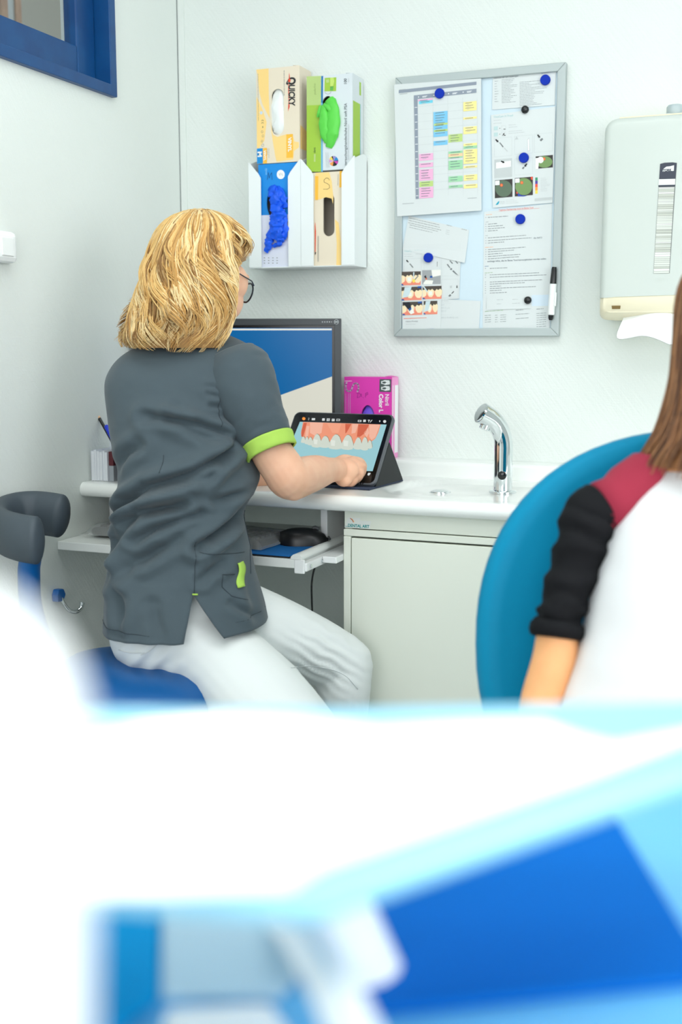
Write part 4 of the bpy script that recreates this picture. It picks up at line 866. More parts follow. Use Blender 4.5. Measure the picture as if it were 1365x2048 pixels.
for a in ([(-i0, zt-.016), (i0, zt-.016), (i1, zt-.022), (-i1, zt-.022)], [(i0, zt-.016), (i0, zb+.016), (i1, zb+.022), (i1, zt-.022)], [(i0, zb+.016), (-i0, zb+.016), (-i1, zb+.022), (i1, zb+.022)], [(-i0, zb+.016), (-i0, zt-.016), (-i1, zt-.022), (-i1, zb+.022)]):
    f.prism(a, (0, .003, 0), (1, 0, 0), (0, 0, 1), (0, .01, 0))
f.build('inner_bezel', MBK, mn)
def glow(name, rgb, k=1.0): return mat(name, (10, 10, 10), .35, spec=.3, emit=(rgb, k))
s = MB(); fr = frame((0, .0095, 0), (1, 0, 0), (0, 0, 1), (0, -1, 0)); zl, zr = zb+.118, zt-.138
zl = zt-.138-.36*.375
s.rect(fr, -i1, zb+.022, i1, zt-.022, 0, 0); s.rect(fr, -i1, zt-.0275, i1-.001, zt-.0235, .0006, 1)
s.poly(fr, [(-i1, zb+.022), (i1, zb+.022), (i1, zt-.137), (-i1, zt-.137-2*i1*.36)], .0006, 2) if zt-.137-2*i1*.36 > zb+.022 else s.poly(fr, [(i1-(zt-.137-zb-.022)/.36, zb+.022), (i1, zb+.022), (i1, zt-.137)], .0006, 2)
s.build('screen', [glow('screen_blue', (0, 98, 160)), glow('screen_white', (225, 228, 220)), glow('screen_cream', (214, 214, 200))], mn, fix=False)
lg = MB(); fr = frame((0, -.0004, 0), (1, 0, 0), (0, 0, 1), (0, -1, 0)); lines(lg, fr, hw-.046, hw-.022, zt-.0105, zt-.0055, 1, .0035, 0, fill=(1, 1), word=.0028)
for k in range(12): a = 2*PI*k/12; lg.stroke(fr, [(hw-.0115+.0052*math.cos(a), zt-.008+.0052*math.sin(a)), (hw-.0115+.0052*math.cos(a+.5), zt-.008+.0052*math.sin(a+.5))], .0012, 0, 0)
lg.rect(fr, hw-.015, zt-.0095, hw-.008, zt-.0065, 0, 0); lg.build('logo', LGREY, mn, fix=False)
MB().tube([(0, .035, .012), (0, .035, .16)], .016, 16).build('stand_neck', MBK, mn); MB().box(-.10, .10, -.09, .06, .0005, .012).build('stand_foot', MBK, mn, bevel=.005)

# ================================================================== pink carton on the ledge
PY = -.0625; LZ = .9056
PINK = mat('magenta_carton', (226, 62, 178), .42); PINKL = mat('light_pink_print', (240, 150, 206), .45)
xl, xr = onp(689, 800, 1, PY).x, onp(784, 800, 1, PY).x; top = onp(735, 754, 1, PY).z; pw, ph = xr-xl, top-LZ
q = thing('glove_carton', 'magenta nitrile glove carton standing on the ledge behind the tablet', 'carton', (xl, PY, LZ))
fr = carton(q, pw, ph, .046, ellipse(pw*.50, ph*.47, .0185, .036), PINK)
p = MB(); pf0 = pfr((0, PY, 0), (0, -1, 0)); pl = loc(pf0)
def kz(X, Y): return (680+X*130/1365, -(740+Y*190/1995))
MB().poly(pl, [kz(838, 192), kz(1085, 192), kz(1078, 462), kz(830, 458)], .0004, 0).build('pictogram_panel', mat('hand_panel_grey', (72, 84, 84), .5), q, fix=False)
for Y in (262, 385):
    p.poly(pl, [kz(872, Y-30), kz(905, Y-30), kz(940, Y-48), kz(1040, Y-42), kz(1052, Y-10), kz(1050, Y+38), kz(960, Y+52), kz(905, Y+30), kz(872, Y+28)], .0006, 1); p.poly(pl, [kz(890, Y-14), kz(950, Y-24), kz(985, Y-5), kz(950, Y+25), kz(895, Y+18)], .0008, 0)
    for k in range(3): p.stroke(pl, [kz(985, Y-22+k*20), kz(1045, Y-20+k*20)], .3, .0008, 0)
u, v = kz(100, 255); p.stroke(pl, [kz(150, 262), kz(128, 300), kz(128, 380), kz(150, 435), kz(205, 452), kz(245, 420), kz(270, 345), kz(300, 290), kz(340, 275), kz(385, 300), kz(400, 360), kz(388, 420), kz(368, 455)], 3.0, .0005, 2)
p.stroke(pl, [kz(352, 492), kz(405, 480), kz(440, 520), kz(425, 565), kz(365, 582), kz(385, 500)], .6, .0006, 3); p.stroke(pl, [kz(455, 495), kz(455, 565)], .6, .0006, 3); p.stroke(pl, [kz(488, 575), kz(494, 582)], .7, .0006, 3); p.stroke(pl, [kz(540, 580), kz(545, 490), kz(585, 470), kz(590, 515), kz(548, 530)], .6, .0006, 3)
u, v = kz(955, 505); text(p, 'Nitril', pl, u, v, 11.0, 1, .0006, -PI/2, .01, .98)
u, v = kz(828, 505); text(p, 'Color L', pl, u, v, 11.4, 1, .0006, -PI/2, .035, 1.0)
for X in (125, 180, 218): p.stroke(pl, [kz(X, 495), kz(X, 905)], .9 if X == 218 else .7, .0005, 2)
p.stroke(pl, [kz(110, 232), kz(250, 232)], .9, .0005, 1)
p.build('print', [mat('hand_panel_grey', (72, 84, 84), .5), WHITEINK, mat('silver_pink', (206, 170, 206), .5), mat('purple_pen', (110, 20, 110), .5)], q, fix=False)
s_ = MB(); X = pw+.0003
s_.add([(X, .0, 0), (X, .046, 0), (X, .046, ph*.955), (X, 0, ph*.955)], [(0, 1, 2, 3)], 0); X += .0002
s_.add([(X, .0, ph*.90), (X, .046, ph*.90), (X, .046, ph), (X, 0, ph)], [(0, 1, 2, 3)], 1); s_.add([(X, .022, 0), (X, .046, 0), (X, .046, .012), (X, .022, .012)], [(0, 1, 2, 3)], 1); s_.add([(X, .010, .0), (X, .021, .0), (X, .021, ph*.9), (X, .010, ph*.9)], [(0, 1, 2, 3)], 1); s_.add([(X, .0, .0), (X, .005, .0), (X, .005, ph*.9), (X, 0, ph*.9)], [(0, 1, 2, 3)], 1)
s_.build('side_print', [mat('carton_white', (240, 242, 242), .5), PINKL], q, fix=False)
PUR = mat('violet_nitrile', (112, 82, 220), .42)
vg = crumple('violet_nitrile_glove', PUR, None, [Vector((xl+pw*.50, PY+.014, LZ+ph*.47+z)) for z in (-.034, -.012, .012, .034)], [.010, .02, .0205, .010], 31, .14, 60, flat=.6); tag(vg, 'violet nitrile glove showing in the magenta carton', 'glove')

# ================================================================== tablet in its folding case
TY, TT = -.07, .638; BRc = Vector((.666, -.354, .8775)); tr_ = Vector((math.cos(TY), math.sin(TY), 0)); bk = Vector((-math.sin(TY), math.cos(TY), 0)); tu = Vector((0, 0, 1))*math.cos(TT)+bk*math.sin(TT); tn = tr_.cross(tu)
tw_, th_ = .252, .183
tb = thing('tablet', 'black tablet showing a close-up of upper teeth, propped in a dark case', 'tablet', (0, 0, 0))
def rr2(w, h, r, n=6): return rrect(0, w, 0, h, r, n)
o0 = BRc-tr_*tw_
CASE = mat('dark_grey_rubber', (84, 88, 93), .5); NAVY = mat('navy_fabric', (40, 52, 76), .8); FLAP = mat('black_case_fabric', (34, 37, 38), .75)
MB().prism(rr2(tw_, th_, .014), o0-tn*.012, tr_, tu, tn*.012).build('case_shell', CASE, tb, bevel=.0022, smooth=40)
MB().prism([(a+.0035, b+.0035) for a, b in rr2(tw_-.007, th_-.007, .012)], o0, tr_, tu, tn*.0012).build('glass_front', mat('black_glass', (8, 9, 10), .12), tb)
fr = pfr(o0+tn*.0012, tn); s = MB()
def tz7(X, Y): return (585+X*210/1365, -(815+Y*170/1105))
P_ = lambda pts, m, off: s.poly(fr, [tz7(*a) for a in pts], off, m)
P_([(100, 185), (1228, 222), (1045, 828), (-160, 800)], 0, .0003)
P_([(140, 188), (1150, 220), (1118, 330), (1080, 405), (1035, 440), (905, 470), (700, 470), (420, 430), (250, 420), (120, 382), (112, 330)], 1, .0005)
for pts, m in (([(230, 195), (400, 200), (380, 330), (300, 370), (230, 330)], 3), ([(120, 300), (150, 200), (190, 200), (165, 300), (140, 380), (118, 378)], 2), ([(165, 380), (185, 240), (225, 240), (205, 380)], 3), ([(690, 212), (770, 214), (710, 320), (690, 340)], 2), ([(780, 215), (860, 217), (820, 330), (770, 340)], 3), ([(860, 217), (1000, 221), (950, 330), (880, 380), (840, 380)], 2), ([(1000, 221), (1140, 224), (1080, 390), (1030, 425), (1000, 380)], 3), ([(930, 330), (985, 260), (1000, 330), (970, 390)], 3), ([(450, 205), (640, 210), (600, 330), (520, 330)], 4)): P_(pts, m, .0006)
def tooth(x0, x1, yt, yb, m=5, skew=0):
    w_ = x1-x0; h_ = yb-yt
    base = [(.18, .38), (.34, .12), (.5, .0), (.66, .03), (.8, .16), (.93, .5), (1, .8), (.9, .95), (.6, 1), (.3, .98), (.06, .93), (0, .8), (.05, .6)]
    out = [(x0+a*w_+skew*(.5-b)*w_, yt+b*h_) for a, b in base]; P_([(a+5, b-6) for a, b in out], 6, .0008); P_(out, m, .0010)
for a in ((112, 170, 378, 462), (160, 215, 380, 478), (196, 268, 386, 492), (970, 1040, 425, 536), (248, 382, 345, 522), (352, 492, 370, 526), (794, 910, 390, 548), (888, 992, 386, 560), (470, 650, 350, 546), (630, 800, 356, 552)): tooth(*a)
for a in ((500, 560, 420, 500), (665, 730, 425, 505), (280, 330, 410, 480)): P_([(a[0], a[2]), (a[1], a[2]+10), (a[1]-8, a[3]), (a[0]+5, a[3]-5)], 7, .0012)
P_([(a*1, b) for a, b in [(150+22*math.cos(t), 145+20*math.sin(t)) for t in [2*PI*k/14 for k in range(14)]]], 8, .0004)
for x0, y0, x1, y1 in ((255, 138, 298, 165), (390, 140, 424, 172), (450, 142, 488, 176), (515, 146, 552, 178), (575, 148, 622, 175), (855, 162, 900, 188), (925, 158, 958, 188)): P_([(x0, y0), (x1, y0+1), (x1-3, y1), (x0-3, y1)], 9, .0004)
for x0, y0, x1, y1 in ((460, 150, 478, 158), (460, 164, 478, 170), (520, 156, 546, 160), (580, 155, 614, 168), (862, 168, 888, 182)): P_([(x0, y0), (x1, y0+1), (x1-2, y1), (x0-2, y1)], 10, .0006)
P_([(985, 160), (1012, 161), (1010, 170), (1002, 170), (996, 192), (988, 192), (994, 170), (983, 170)], 9, .0004); P_([(1035, 160), (1042, 164), (1016, 194), (1008, 192)], 9, .0004); P_([(1132, 190), (1134, 178), (1126, 178), (1138, 166), (1150, 178), (1142, 178), (1140, 190)], 9, .0004); P_([(1202+20*math.cos(t), 182+19*math.sin(t)) for t in [2*PI*k/14 for k in range(14)]], 9, .0004); P_([(205, 142), (215, 134), (226, 143)], 9, .0004); P_([(202, 155), (212, 164), (224, 156)], 9, .0004)
P_([(985, 850), (1020, 850), (1012, 870), (995, 886), (978, 878)], 9, .0004)
s.build('screen', [glow('screen_aqua', (150, 200, 208)), glow('screen_gum', (236, 150, 118)), glow('screen_gum_dark', (206, 96, 66)), glow('screen_gum_pale', (240, 180, 156)), glow('screen_gum_mid', (240, 162, 130)), glow('screen_tooth', (206, 214, 202)), glow('screen_tooth_edge', (150, 128, 100)), glow('screen_tooth_light', (222, 228, 218)), glow('screen_orange', (244, 150, 60)), glow('screen_icon', (214, 220, 220)), glow('screen_icon_dark', (30, 34, 36))], tb, fix=False)
for k, (a, b_) in enumerate(((.175, .196), (.2005, .2035), (.206, .209), (.2115, .2145), (.217, .220), (.2225, .2255))): MB().prism([(a, -.0012), (b_, -.0012), (b_, .0035), (a, .0035)], o0-tn*.002+tn*.0021, tr_, tu, tn*.0006).build('speaker_slot' if k else 'port', MBK, tb)
ft = Vector((.668, -.193, .0)); bl = lambda d, z: Vector((d.x, d.y, z))
# base flap lying on the worktop, and the strut flap behind
fa = BRc+bk*(-.012); fb = ft
MB().prism([(0, 0), (tw_, 0), (tw_, .185), (0, .185)], bl(o0-bk*.024, WT+.0006), tr_, bk, Vector((0, 0, .0038))).build('base_flap', NAVY, tb, bevel=.001)
u0 = o0+tu*.115-tn*.0125; b0 = bl(o0+bk*.155, WT+.0046)
stv = (b0-u0); MB().prism([(.0, 0), (tw_, 0), (tw_, 1), (0, 1)], u0, tr_, stv, (bk+Vector((0, 0, .5))).normalized()*.003).build('strut_flap', FLAP, tb)
sd_ = MB(); rgt = tr_*tw_; sd_.add([u0+rgt+tr_*.0002, b0+rgt+tr_*.0002, bl(o0-bk*.0, WT+.0045)+rgt+tr_*.0002+bk*.006], [(0, 1, 2)]); sd_.build('gusset', FLAP, tb, solid=.0008, fix=False)
MB().tube([bl(o0-bk*.024, WT+.003), bl(o0-bk*.024, WT+.003)+tr_*tw_], .0028, 10).build('hinge', NAVY, tb, smooth=60)

# ================================================================== pencil corner at the side wall
pc = thing('pencil_cup', 'black pencil cup with blue striped band at the end of the worktop', 'cup', (.107, -.425, WT+.0004))
PCB = mat('black_cup', (16, 17, 19), .45)
MB().lathe([(.036, 0), (.037, .002), (.037, .092), (.0345, .092), (.0345, .004), (.001, .004)], 28, cap1=False).build('cup', PCB, pc, smooth=40)
bnd = MB(); cyb = mat('cyan_stripe', (0, 138, 190), .5)
for k in range(9):
    z0 = .038+k*.0042; bnd.lathe([(.0374, z0), (.0374, z0+.0026)], 28, cap0=False, cap1=False)
bnd.build('striped_band', cyb, pc, fix=False, smooth=60)
pn = thing('pencil', 'black sharpened pencil leaning in the cup', 'pencil', (0, 0, 0))
a, b_ = Vector((.085, -.425, .90)), at(188, 817, 2.66); d_ = (b_-a)
MB().tube([a, a+d_*.83], .0038, 6).build('barrel', PCB, pn); MB().tube([a+d_*.83, a+d_*.96], [.0038, .0012], 10).build('sharpened_wood', mat('bare_pencil_wood', (222, 176, 134), .6), pn); MB().tube([a+d_*.96, b_], [.0012, .0004], 8).build('lead', MBK, pn)
pe = thing('blue_pen', 'royal blue pen cap in the pencil cup', 'pen', (0, 0, 0)); a, b_ = Vector((.097, -.430, .895)), at(212, 851, 2.63)
MB().tube([a, a.lerp(b_, .7)], .0045, 12).build('barrel', PCB, pe); MB().tube([a.lerp(b_, .7), a.lerp(b_, .97), b_], [.0062, .0058, .004], 12).build('cap', mat('royal_cap', (20, 52, 200), .35), pe, smooth=40)
random.seed(11); x = .006; labs = ('white booklet standing against the side wall, first of the row', 'second thin white booklet from the side wall', 'third white booklet from the side wall', 'fourth white booklet from the side wall, slightly thicker', 'fifth white booklet from the side wall', 'white booklet next to the dark red booklet')
for k, th in enumerate((.0075, .006, .0065, .008, .0055, .0075)):
    h_ = .068+random.uniform(-.002, .004); bk_ = thing('booklet', labs[k], 'booklet', (x, -.452+random.uniform(0, .004), WT+.0005), 0, 'booklets at the end of the worktop')
    MB().box(.0009, th-.0009, .0008, .078, .0005, h_-.001).build('pages', mat('grey_white_pages', (214, 218, 222), .8), bk_); MB().box(0, .0008, 0, .08, 0, h_).build('cover', mat('booklet_cover', (226, 230, 236), .5), bk_); MB().box(th-.0008, th, 0, .08, 0, h_).build('cover', MATS['booklet_cover'], bk_); x += th+.0006
rb = thing('booklet', 'dark red and grey booklet beside the pencil cup', 'booklet', (x+.001, -.446, WT+.0005)); MB().box(0, .012, 0, .07, .036, .068).build('upper_cover', mat('maroon_cover', (84, 26, 34), .5), rb); MB().box(0, .012, 0, .07, 0, .0355).build('lower_cover', mat('grey_cover', (150, 156, 162), .5), rb)
nt_ = thing('note_card', 'curled white note cards sticking up behind the booklets', 'note card', (.03, -.415, WT+.0703)); 
for k in range(3):
    rows = [[(.004+.036*j/6+.004*k, .006*math.sin(j*.6+k)+.008*k, i*(.05-.012*k)/5) for j in range(7)] for i in range(6)]; MB().grid(rows).build('card', mat('cool_white_card', (214, 222, 228), .7), nt_, solid=.0004, smooth=60)

# ================================================================== people: shared helpers
RV = Vector((math.cos(YAW), math.sin(YAW), 0)); AV = Vector((-math.sin(YAW), math.cos(YAW), 0)); ZV = Vector((0, 0, 1))
def fuse(mb, name, m, parent, voxel=.004, smooth=3, fac=.5):
    """one continuous skin grown around overlapping closed shapes"""
    me = bpy.data.meshes.new('raw'); me.from_pydata([tuple(a) for a in mb.v], [], mb.f); me.update()
    bm = bmesh.new(); bm.from_mesh(me); bmesh.ops.recalc_face_normals(bm, faces=bm.faces); bm.to_mesh(me); bm.free()
    o = bpy.data.objects.new('raw', me); C.objects.link(o)
    r = o.modifiers.new('r', 'REMESH'); r.mode = 'VOXEL'; r.voxel_size = voxel; r.adaptivity = 0
    s = o.modifiers.new('s', 'SMOOTH'); s.factor = fac; s.iterations = smooth
    dg = bpy.context.evaluated_depsgraph_get(); out = bpy.data.meshes.new_from_object(o.evaluated_get(dg)); out.name = name
    bpy.data.objects.remove(o); bpy.data.meshes.remove(me)
    out.materials.clear(); out.materials.append(m); out.polygons.foreach_set('use_smooth', [True]*len(out.polygons))
    ob = bpy.data.objects.new(name, out); C.objects.link(ob)
    if parent: ob.parent = parent
    return ob
def limb(mb, pts, n=14):
    """closed tapering limb through (x, y, depth, radius) measurements or (Vector, radius)"""
    P = [(at(a[0], a[1], a[2]), a[3]) if len(a) == 4 else a for a in pts]
    P = [(p.x, p.y, p.z, r) for p, r in P]; P4 = []
    for i in range(len(P)-1):
        a = P[max(i-1, 0)]; b = P[i]; c = P[i+1]; d = P[min(i+2, len(P)-1)]
        for k in range(5):
            t = k/5; P4.append([.5*(2*b[j]+(c[j]-a[j])*t+(2*a[j]-5*b[j]+4*c[j]-d[j])*t*t+(3*b[j]-a[j]-3*c[j]+d[j])*t**3) for j in range(4)])
    P4.append(list(P[-1]))
    mb.tube([Vector(q[:3]) for q in P4], [q[3] for q in P4], n)
    for q in (P4[0], P4[-1]): mb.ell(q[:3], (q[3],)*3, n, 8)
def head_frame(c, fwd, tilt, roll=0.0):
    """matrix whose x = the person's right, y = where the face looks, z = up"""
    f = Vector(fwd).normalized(); r = f.cross(ZV).normalized(); f2 = (f*math.cos(tilt)-ZV*math.sin(tilt)); u = r.cross(f2)
    M = Matrix((r, f2, u)).transposed() @ Matrix.Rotation(roll, 3, 'Y'); c = Vector(c)
    return (lambda x, y, z: c+M @ Vector((x, y, z))), M
def head_shapes(mb, hp, M, s=1.0, ears=True):
    E = lambda c, r: mb.ell(hp(c[0]*s, c[1]*s, c[2]*s), tuple(q*s for q in r), 20, 14, rot=M)
    E((0, -.014, .032), (.073, .094, .083)); E((0, .024, -.042), (.057, .064, .073)); E((0, .066, -.096), (.022, .020, .018)); E((0, .03, -.07), (.046, .05, .04))
    for k in (-1, 1):
        E((k*.036, .052, -.034), (.026, .030, .032)); E((k*.028, .078, .024), (.024, .014, .010)); E((k*.050, .042, .002), (.022, .034, .036)); E((k*.046, .040, -.04), (.020, .034, .034))
        if ears: E((k*.077, -.008, -.010), (.009, .019, .031))
        E((k*.011, .098, -.034), (.0075, .010, .008)); E((k*.031, .072, .003), (.016, .012, .012))
    mb.tube([hp(0, .082*s, .018*s), hp(0, .097*s, -.006*s), hp(0, .109*s, -.028*s), hp(0, .103*s, -.036*s)], [.008*s, .0095*s, .012*s, .009*s], 10)
    E((0, .088, -.060), (.021, .011, .0055)); E((0, .086, -.069), (.018, .011, .0065))
def face_parts(body, hp, M, s, iris, brow):
    for k in (-1, 1):
        c = hp(k*.031*s, .0775*s, .003*s); f = M @ Vector((0, 1, 0))
        e = MB().ell(c, (.0125*s,)*3, 18, 12).build('eye', mat('eye_white', (236, 234, 230), .2), body, smooth=180)
        MB().lathe([(.0056*s, .0108*s), (.0050*s, .0120*s), (.001, .0127*s)], 16, c=c, axis=f).build('iris', mat('iris_'+iris, (92, 112, 128), .2), e, smooth=60)
        MB().tube([hp(k*.012*s, .090*s, .026*s), hp(k*.030*s, .091*s, .031*s), hp(k*.050*s, .078*s, .026*s)], [.0028*s, .003*s, .0012*s], 8).build('eyebrow', mat('brow_'+brow, (150, 112, 70) if brow == 'blond' else (84, 58, 40), .7), body, smooth=60)
    MB().tube([hp(-.020*s, .085*s, -.0625*s), hp(-.008*s, .0945*s, -.0605*s), hp(0, .0952*s, -.0615*s), hp(.008*s, .0945*s, -.0605*s), hp(.020*s, .085*s, -.0625*s)], [.0010*s, .0034*s, .0030*s, .0034*s, .0010*s], 8).build('upper_lip', mat('lip', (206, 134, 120), .5), body, smooth=60)
    MB().tube([hp(-.018*s, .0845*s, -.0665*s), hp(0, .0930*s, -.0690*s), hp(.018*s, .0845*s, -.0665*s)], [.0010*s, .0040*s, .0010*s], 8).build('lower_lip', MATS['lip'], body, smooth=60)
def hair_mesh(name, parent, env, D, mats, locks, gap, seed, wave=.1, base_m=None, strands=9, ratio=1.05, flip=None, ends=(.8, 1.0), root=(.0, .0), r0=.0017, wts=(5, 5, 3, 2), fringe=.0, fringe_end=(.25, .34)):
    """head of hair: an inner cap plus many thin tapered strands running in wavy locks down an envelope; env = [(y, left, right)] measured rows"""
    rnd = random.Random(seed); y0, y1 = env[0][0], env[-1][0]
    def ctr(y):
        L_, R_ = lerp_table(env, y); return at((L_+R_)/2, y, D), (R_-L_)/2*D/F_PX
    tabl = [ctr(y0+(y1-y0)*i/200) for i in range(201)]
    def surf(y, th, k=1.0):
        c, w_ = tabl[max(0, min(200, int((y-y0)/(y1-y0)*200+.5)))]
        return c+(RV*math.cos(th)+AV*(ratio*math.sin(th)))*(w_*k)
    cap = MB(); rows = []; N = 44
    for i in range(34):
        y = y0+(y1-y0)*.97*i/33; g0, g1 = gap(y)
        rows.append([surf(y, g1+(g0+2*PI-g1)*j/N, .955) for j in range(N+1)])
    cap.grid(rows, m=0)
    hm = MB(); span = lambda y: gap(y)
    fr_n = int(locks*fringe)
    for l in range(locks+fr_n):
        t0 = (l*.6180339+.13*rnd.random()) % 1.0; g0, g1 = gap(y0+(y1-y0)*.55)
        th0 = g1+(g0+2*PI-g1)*t0; ys = y0+(y1-y0)*(rnd.uniform(.0, .03) if rnd.random() < .6 else rnd.uniform(.03, .30)); ye = y0+(y1-y0)*rnd.uniform(*ends)
        ph = 2.0*math.sin(th0*3.0)+4*math.sin(th0*1.3)+rnd.gauss(0, .55); fq = rnd.uniform(1.15, 1.5); wv = wave*rnd.uniform(.35, 1.35); mi = rnd.choices(range(len(mats)), weights=wts[:len(mats)])[0]; lift = rnd.uniform(.955, 1.05); rk = rnd.uniform(.7, 1.25); dr = rnd.uniform(-.18, .18); wid = rnd.uniform(.03, .085)
        if l >= locks:                                   # fringe over the forehead
            ga_, gb_ = gap(y1); th0 = ga_+(gb_-ga_)*((l-locks+.5)/fr_n); ys = y0+(y1-y0)*rnd.uniform(0, .02); ye = y0+(y1-y0)*rnd.uniform(*fringe_end); dr *= .5; wv *= .3
        dp = ((root[0]-th0+PI) % (2*PI))-PI
        for s_ in range(strands):
            o1, o2 = rnd.gauss(0, wid), rnd.gauss(0, .012); pts = []; rr = []; n = 22; yy_e = ye+rnd.uniform(-16, 8); mj = mi if rnd.random() < .7 else rnd.randrange(len(mats)); ph2 = ph+rnd.gauss(0, .18)
            for i in range(n):
                t = i/(n-1); y = ys+(yy_e-ys)*t; ga, gb = gap(y)
                th = th0+root[1]*dp*(1-t)**2+dr*t+o1*(.6+.4*t)*(1-.8*smooth01((t-.55)/.45))+math.sin(fq*6.28*t+ph2)*wv*smooth01(t*1.5)
                if l < locks: th = min(max(th, gb+.01), ga+2*PI-.01)
                k = lift+o2*(1-.6*smooth01((t-.5)/.5))+wave*.33*math.sin(fq*6.28*t+ph2+1.4)*smooth01(t*1.4)
                c = tabl[max(0, min(200, int((y-y0)/(y1-y0)*200+.5)))][0]; q = c+(surf(y, th)-c)*k
                if flip: q = q+flip(t, th)
                pts.append(q); rr.append(r0*rk*(1-.8*t**3)*(.6+.4*min(1, t*5)))
            hm.tube(pts, rr, 4, m=mj, cap=False)
    h = hm.build(name, mats, parent, smooth=180, fix=False)
    cap.build('under_layer', base_m or mats[-1], h, smooth=180, fix=False)
    return h
SKIN = mat('skin', (236, 188, 158), .5, spec=.35, vary=(26, (226, 168, 138), .6), bump=(220, .12, .0006), sss=.12)

# ================================================================== seated dental assistant
GREY = mat('slate_grey_cotton', (72, 84, 91), .85, spec=.2, sheen=.15, bump=(420, .25, .0006)); LIME = mat('lime_piping', (166, 204, 84), .75, bump=(300, .15, .0004)); SEAM = mat('dark_stitching', (48, 58, 65), .9)
wm = thing('person', 'blond seated person in grey tunic with lime cuffs and white trousers touching the tablet', 'person', tuple(at(370, 1215, 2.2).xy)+(0,))
wm.location = (0, 0, 0)
TROWS = [(666, 352, 446, 2.295, .048), (673, 335, 462, 2.292, .058), (682, 308, 482, 2.288, .07), (693, 280, 500, 2.282, .083), (710, 249, 513, 2.276, .096), (735, 225, 517, 2.27, .106), (766, 213, 510, 2.265, .113), (828, 218, 490, 2.26, .119), (870, 224, 492, 2.255, .121), (918, 234, 511, 2.25, .122), (950, 241, 519, 2.245, .122), (975, 240, 512, 2.24, .120), (1002, 237, 497, 2.235, .118), (1030, 236, 486, 2.23, .118), (1060, 232, 492, 2.225, .121), (1095, 228, 500, 2.22, .125), (1144, 219, 510, 2.215, .131), (1202, 213, 527, 2.21, .138), (1240, 211, 535, 2.207, .142), (1262, 210, 538, 2.205, .143)]
FOLDS = [([(358, 826), (406, 838), (440, 852), (470, 868)], 9, 7), ([(312, 826), (340, 828), (372, 838), (420, 862), (462, 876)], 7, 9), ([(478, 880), (440, 910), (406, 930), (319, 958), (273, 990), (238, 1040)], 14, 9), ([(430, 938), (380, 952), (335, 966), (286, 990), (244, 1022)], 9, 8), ([(380, 994), (309, 1004), (262, 1036), (236, 1088)], 11, 10), ([(414, 1008), (375, 1020), (335, 1036), (300, 1060)], 7, 7), ([(290, 1028), (262, 1066), (240, 1100), (226, 1150)], 8, 9), ([(505, 974), (475, 978), (440, 988)], 6, 7), ([(500, 1000), (468, 1030), (440, 1052), (410, 1072)], 13, 9), ([(478, 1032), (455, 1052), (436, 1066)], 8, 6),
         ([(452, 1108), (436, 1118), (418, 1132)], 6, 8), ([(342, 1080), (300, 1100), (264, 1130)], 4, 10), ([(470, 900), (440, 930), (420, 950)], 7, 8), ([(300, 880), (270, 900), (246, 930)], 6, 10), ([(428, 782), (442, 786)], 5, 4), ([(432, 806), (446, 808)], 5, 4), ([(424, 770), (446, 772)], 4, 4), ([(368, 805), (384, 818)], 5, 6), ([(380, 1060), (340, 1075), (310, 1100)], 5, 9), ([(230, 1110), (250, 1150), (262, 1200)], 5, 12), ([(330, 1180), (345, 1240)], 4, 12), ([(270, 1170), (262, 1240)], 4, 10), ([(500, 1110), (505, 1170), (520, 1225)], 4, 8), ([(470, 1180), (500, 1205), (525, 1222)], 4, 6)]
def seg_d(x, y, a, b):
    dx, dy = b[0]-a[0], b[1]-a[1]; t = max(0, min(1, ((x-a[0])*dx+(y-a[1])*dy)/(dx*dx+dy*dy))); px, py = a[0]+dx*t, a[1]+dy*t
    sg = 1 if dx*(y-py)-dy*(x-px) > 0 else -1
    return math.hypot(x-px, y-py), sg
def fold(x, y):
    d = 0.0
    for pl_, am, wd_ in FOLDS:
        if not (min(p[0] for p in pl_)-40 < x < max(p[0] for p in pl_)+40 and min(p[1] for p in pl_)-40 < y < max(p[1] for p in pl_)+40): continue
        m_, sg = min((seg_d(x, y, a, b) for a, b in zip(pl_[:-1], pl_[1:])), key=lambda q: q[0])
        e = min(math.hypot(x-pl_[0][0], y-pl_[0][1]), math.hypot(x-pl_[-1][0], y-pl_[-1][1])); f_ = min(1, .25+e/30)
        d += f_*am*.0019*(-1.0*math.exp(-(m_/wd_)**2)+.75*math.exp(-((m_-1.9*wd_)/(1.5*wd_))**2))
    d += .0022*noise.noise(Vector((x*.018, y*.026, 1)))+.0011*noise.noise(Vector((x*.05, y*.06, 7)))
    return d
def torso_pt(y, th, off=0.0, wrinkle=True):
    L_, R_, Dc, hd = lerp_table(TROWS, y); w_ = (R_-L_)/2*Dc/F_PX; c = at((L_+R_)/2, y, Dc)
    ct, sn = math.cos(th), math.sin(th); e = .92
    a = math.copysign(abs(ct)**e, ct); b = math.copysign(abs(sn)**e, sn)
    p = c+RV*(w_*a)+AV*(hd*b); n = (RV*(a/w_)+AV*(b/hd)).normalized()
    x = (L_+R_)/2+(R_-L_)/2*a
    k = fold(x, y)*(min(1, max(0.05, -sn*1.5-.05))) if wrinkle else 0
    return p+n*(off+k)
def torso_th(x, y):
    L_, R_, Dc, hd = lerp_table(TROWS, y); a = max(-1, min(1, (x-(L_+R_)/2)/((R_-L_)/2))); return -math.acos(math.copysign(abs(a)**(1/.92), a))
def on_tunic(x, y, off=.001): return torso_pt(y, torso_th(x, y), off)
rows = []; NU = 150; NV = 132
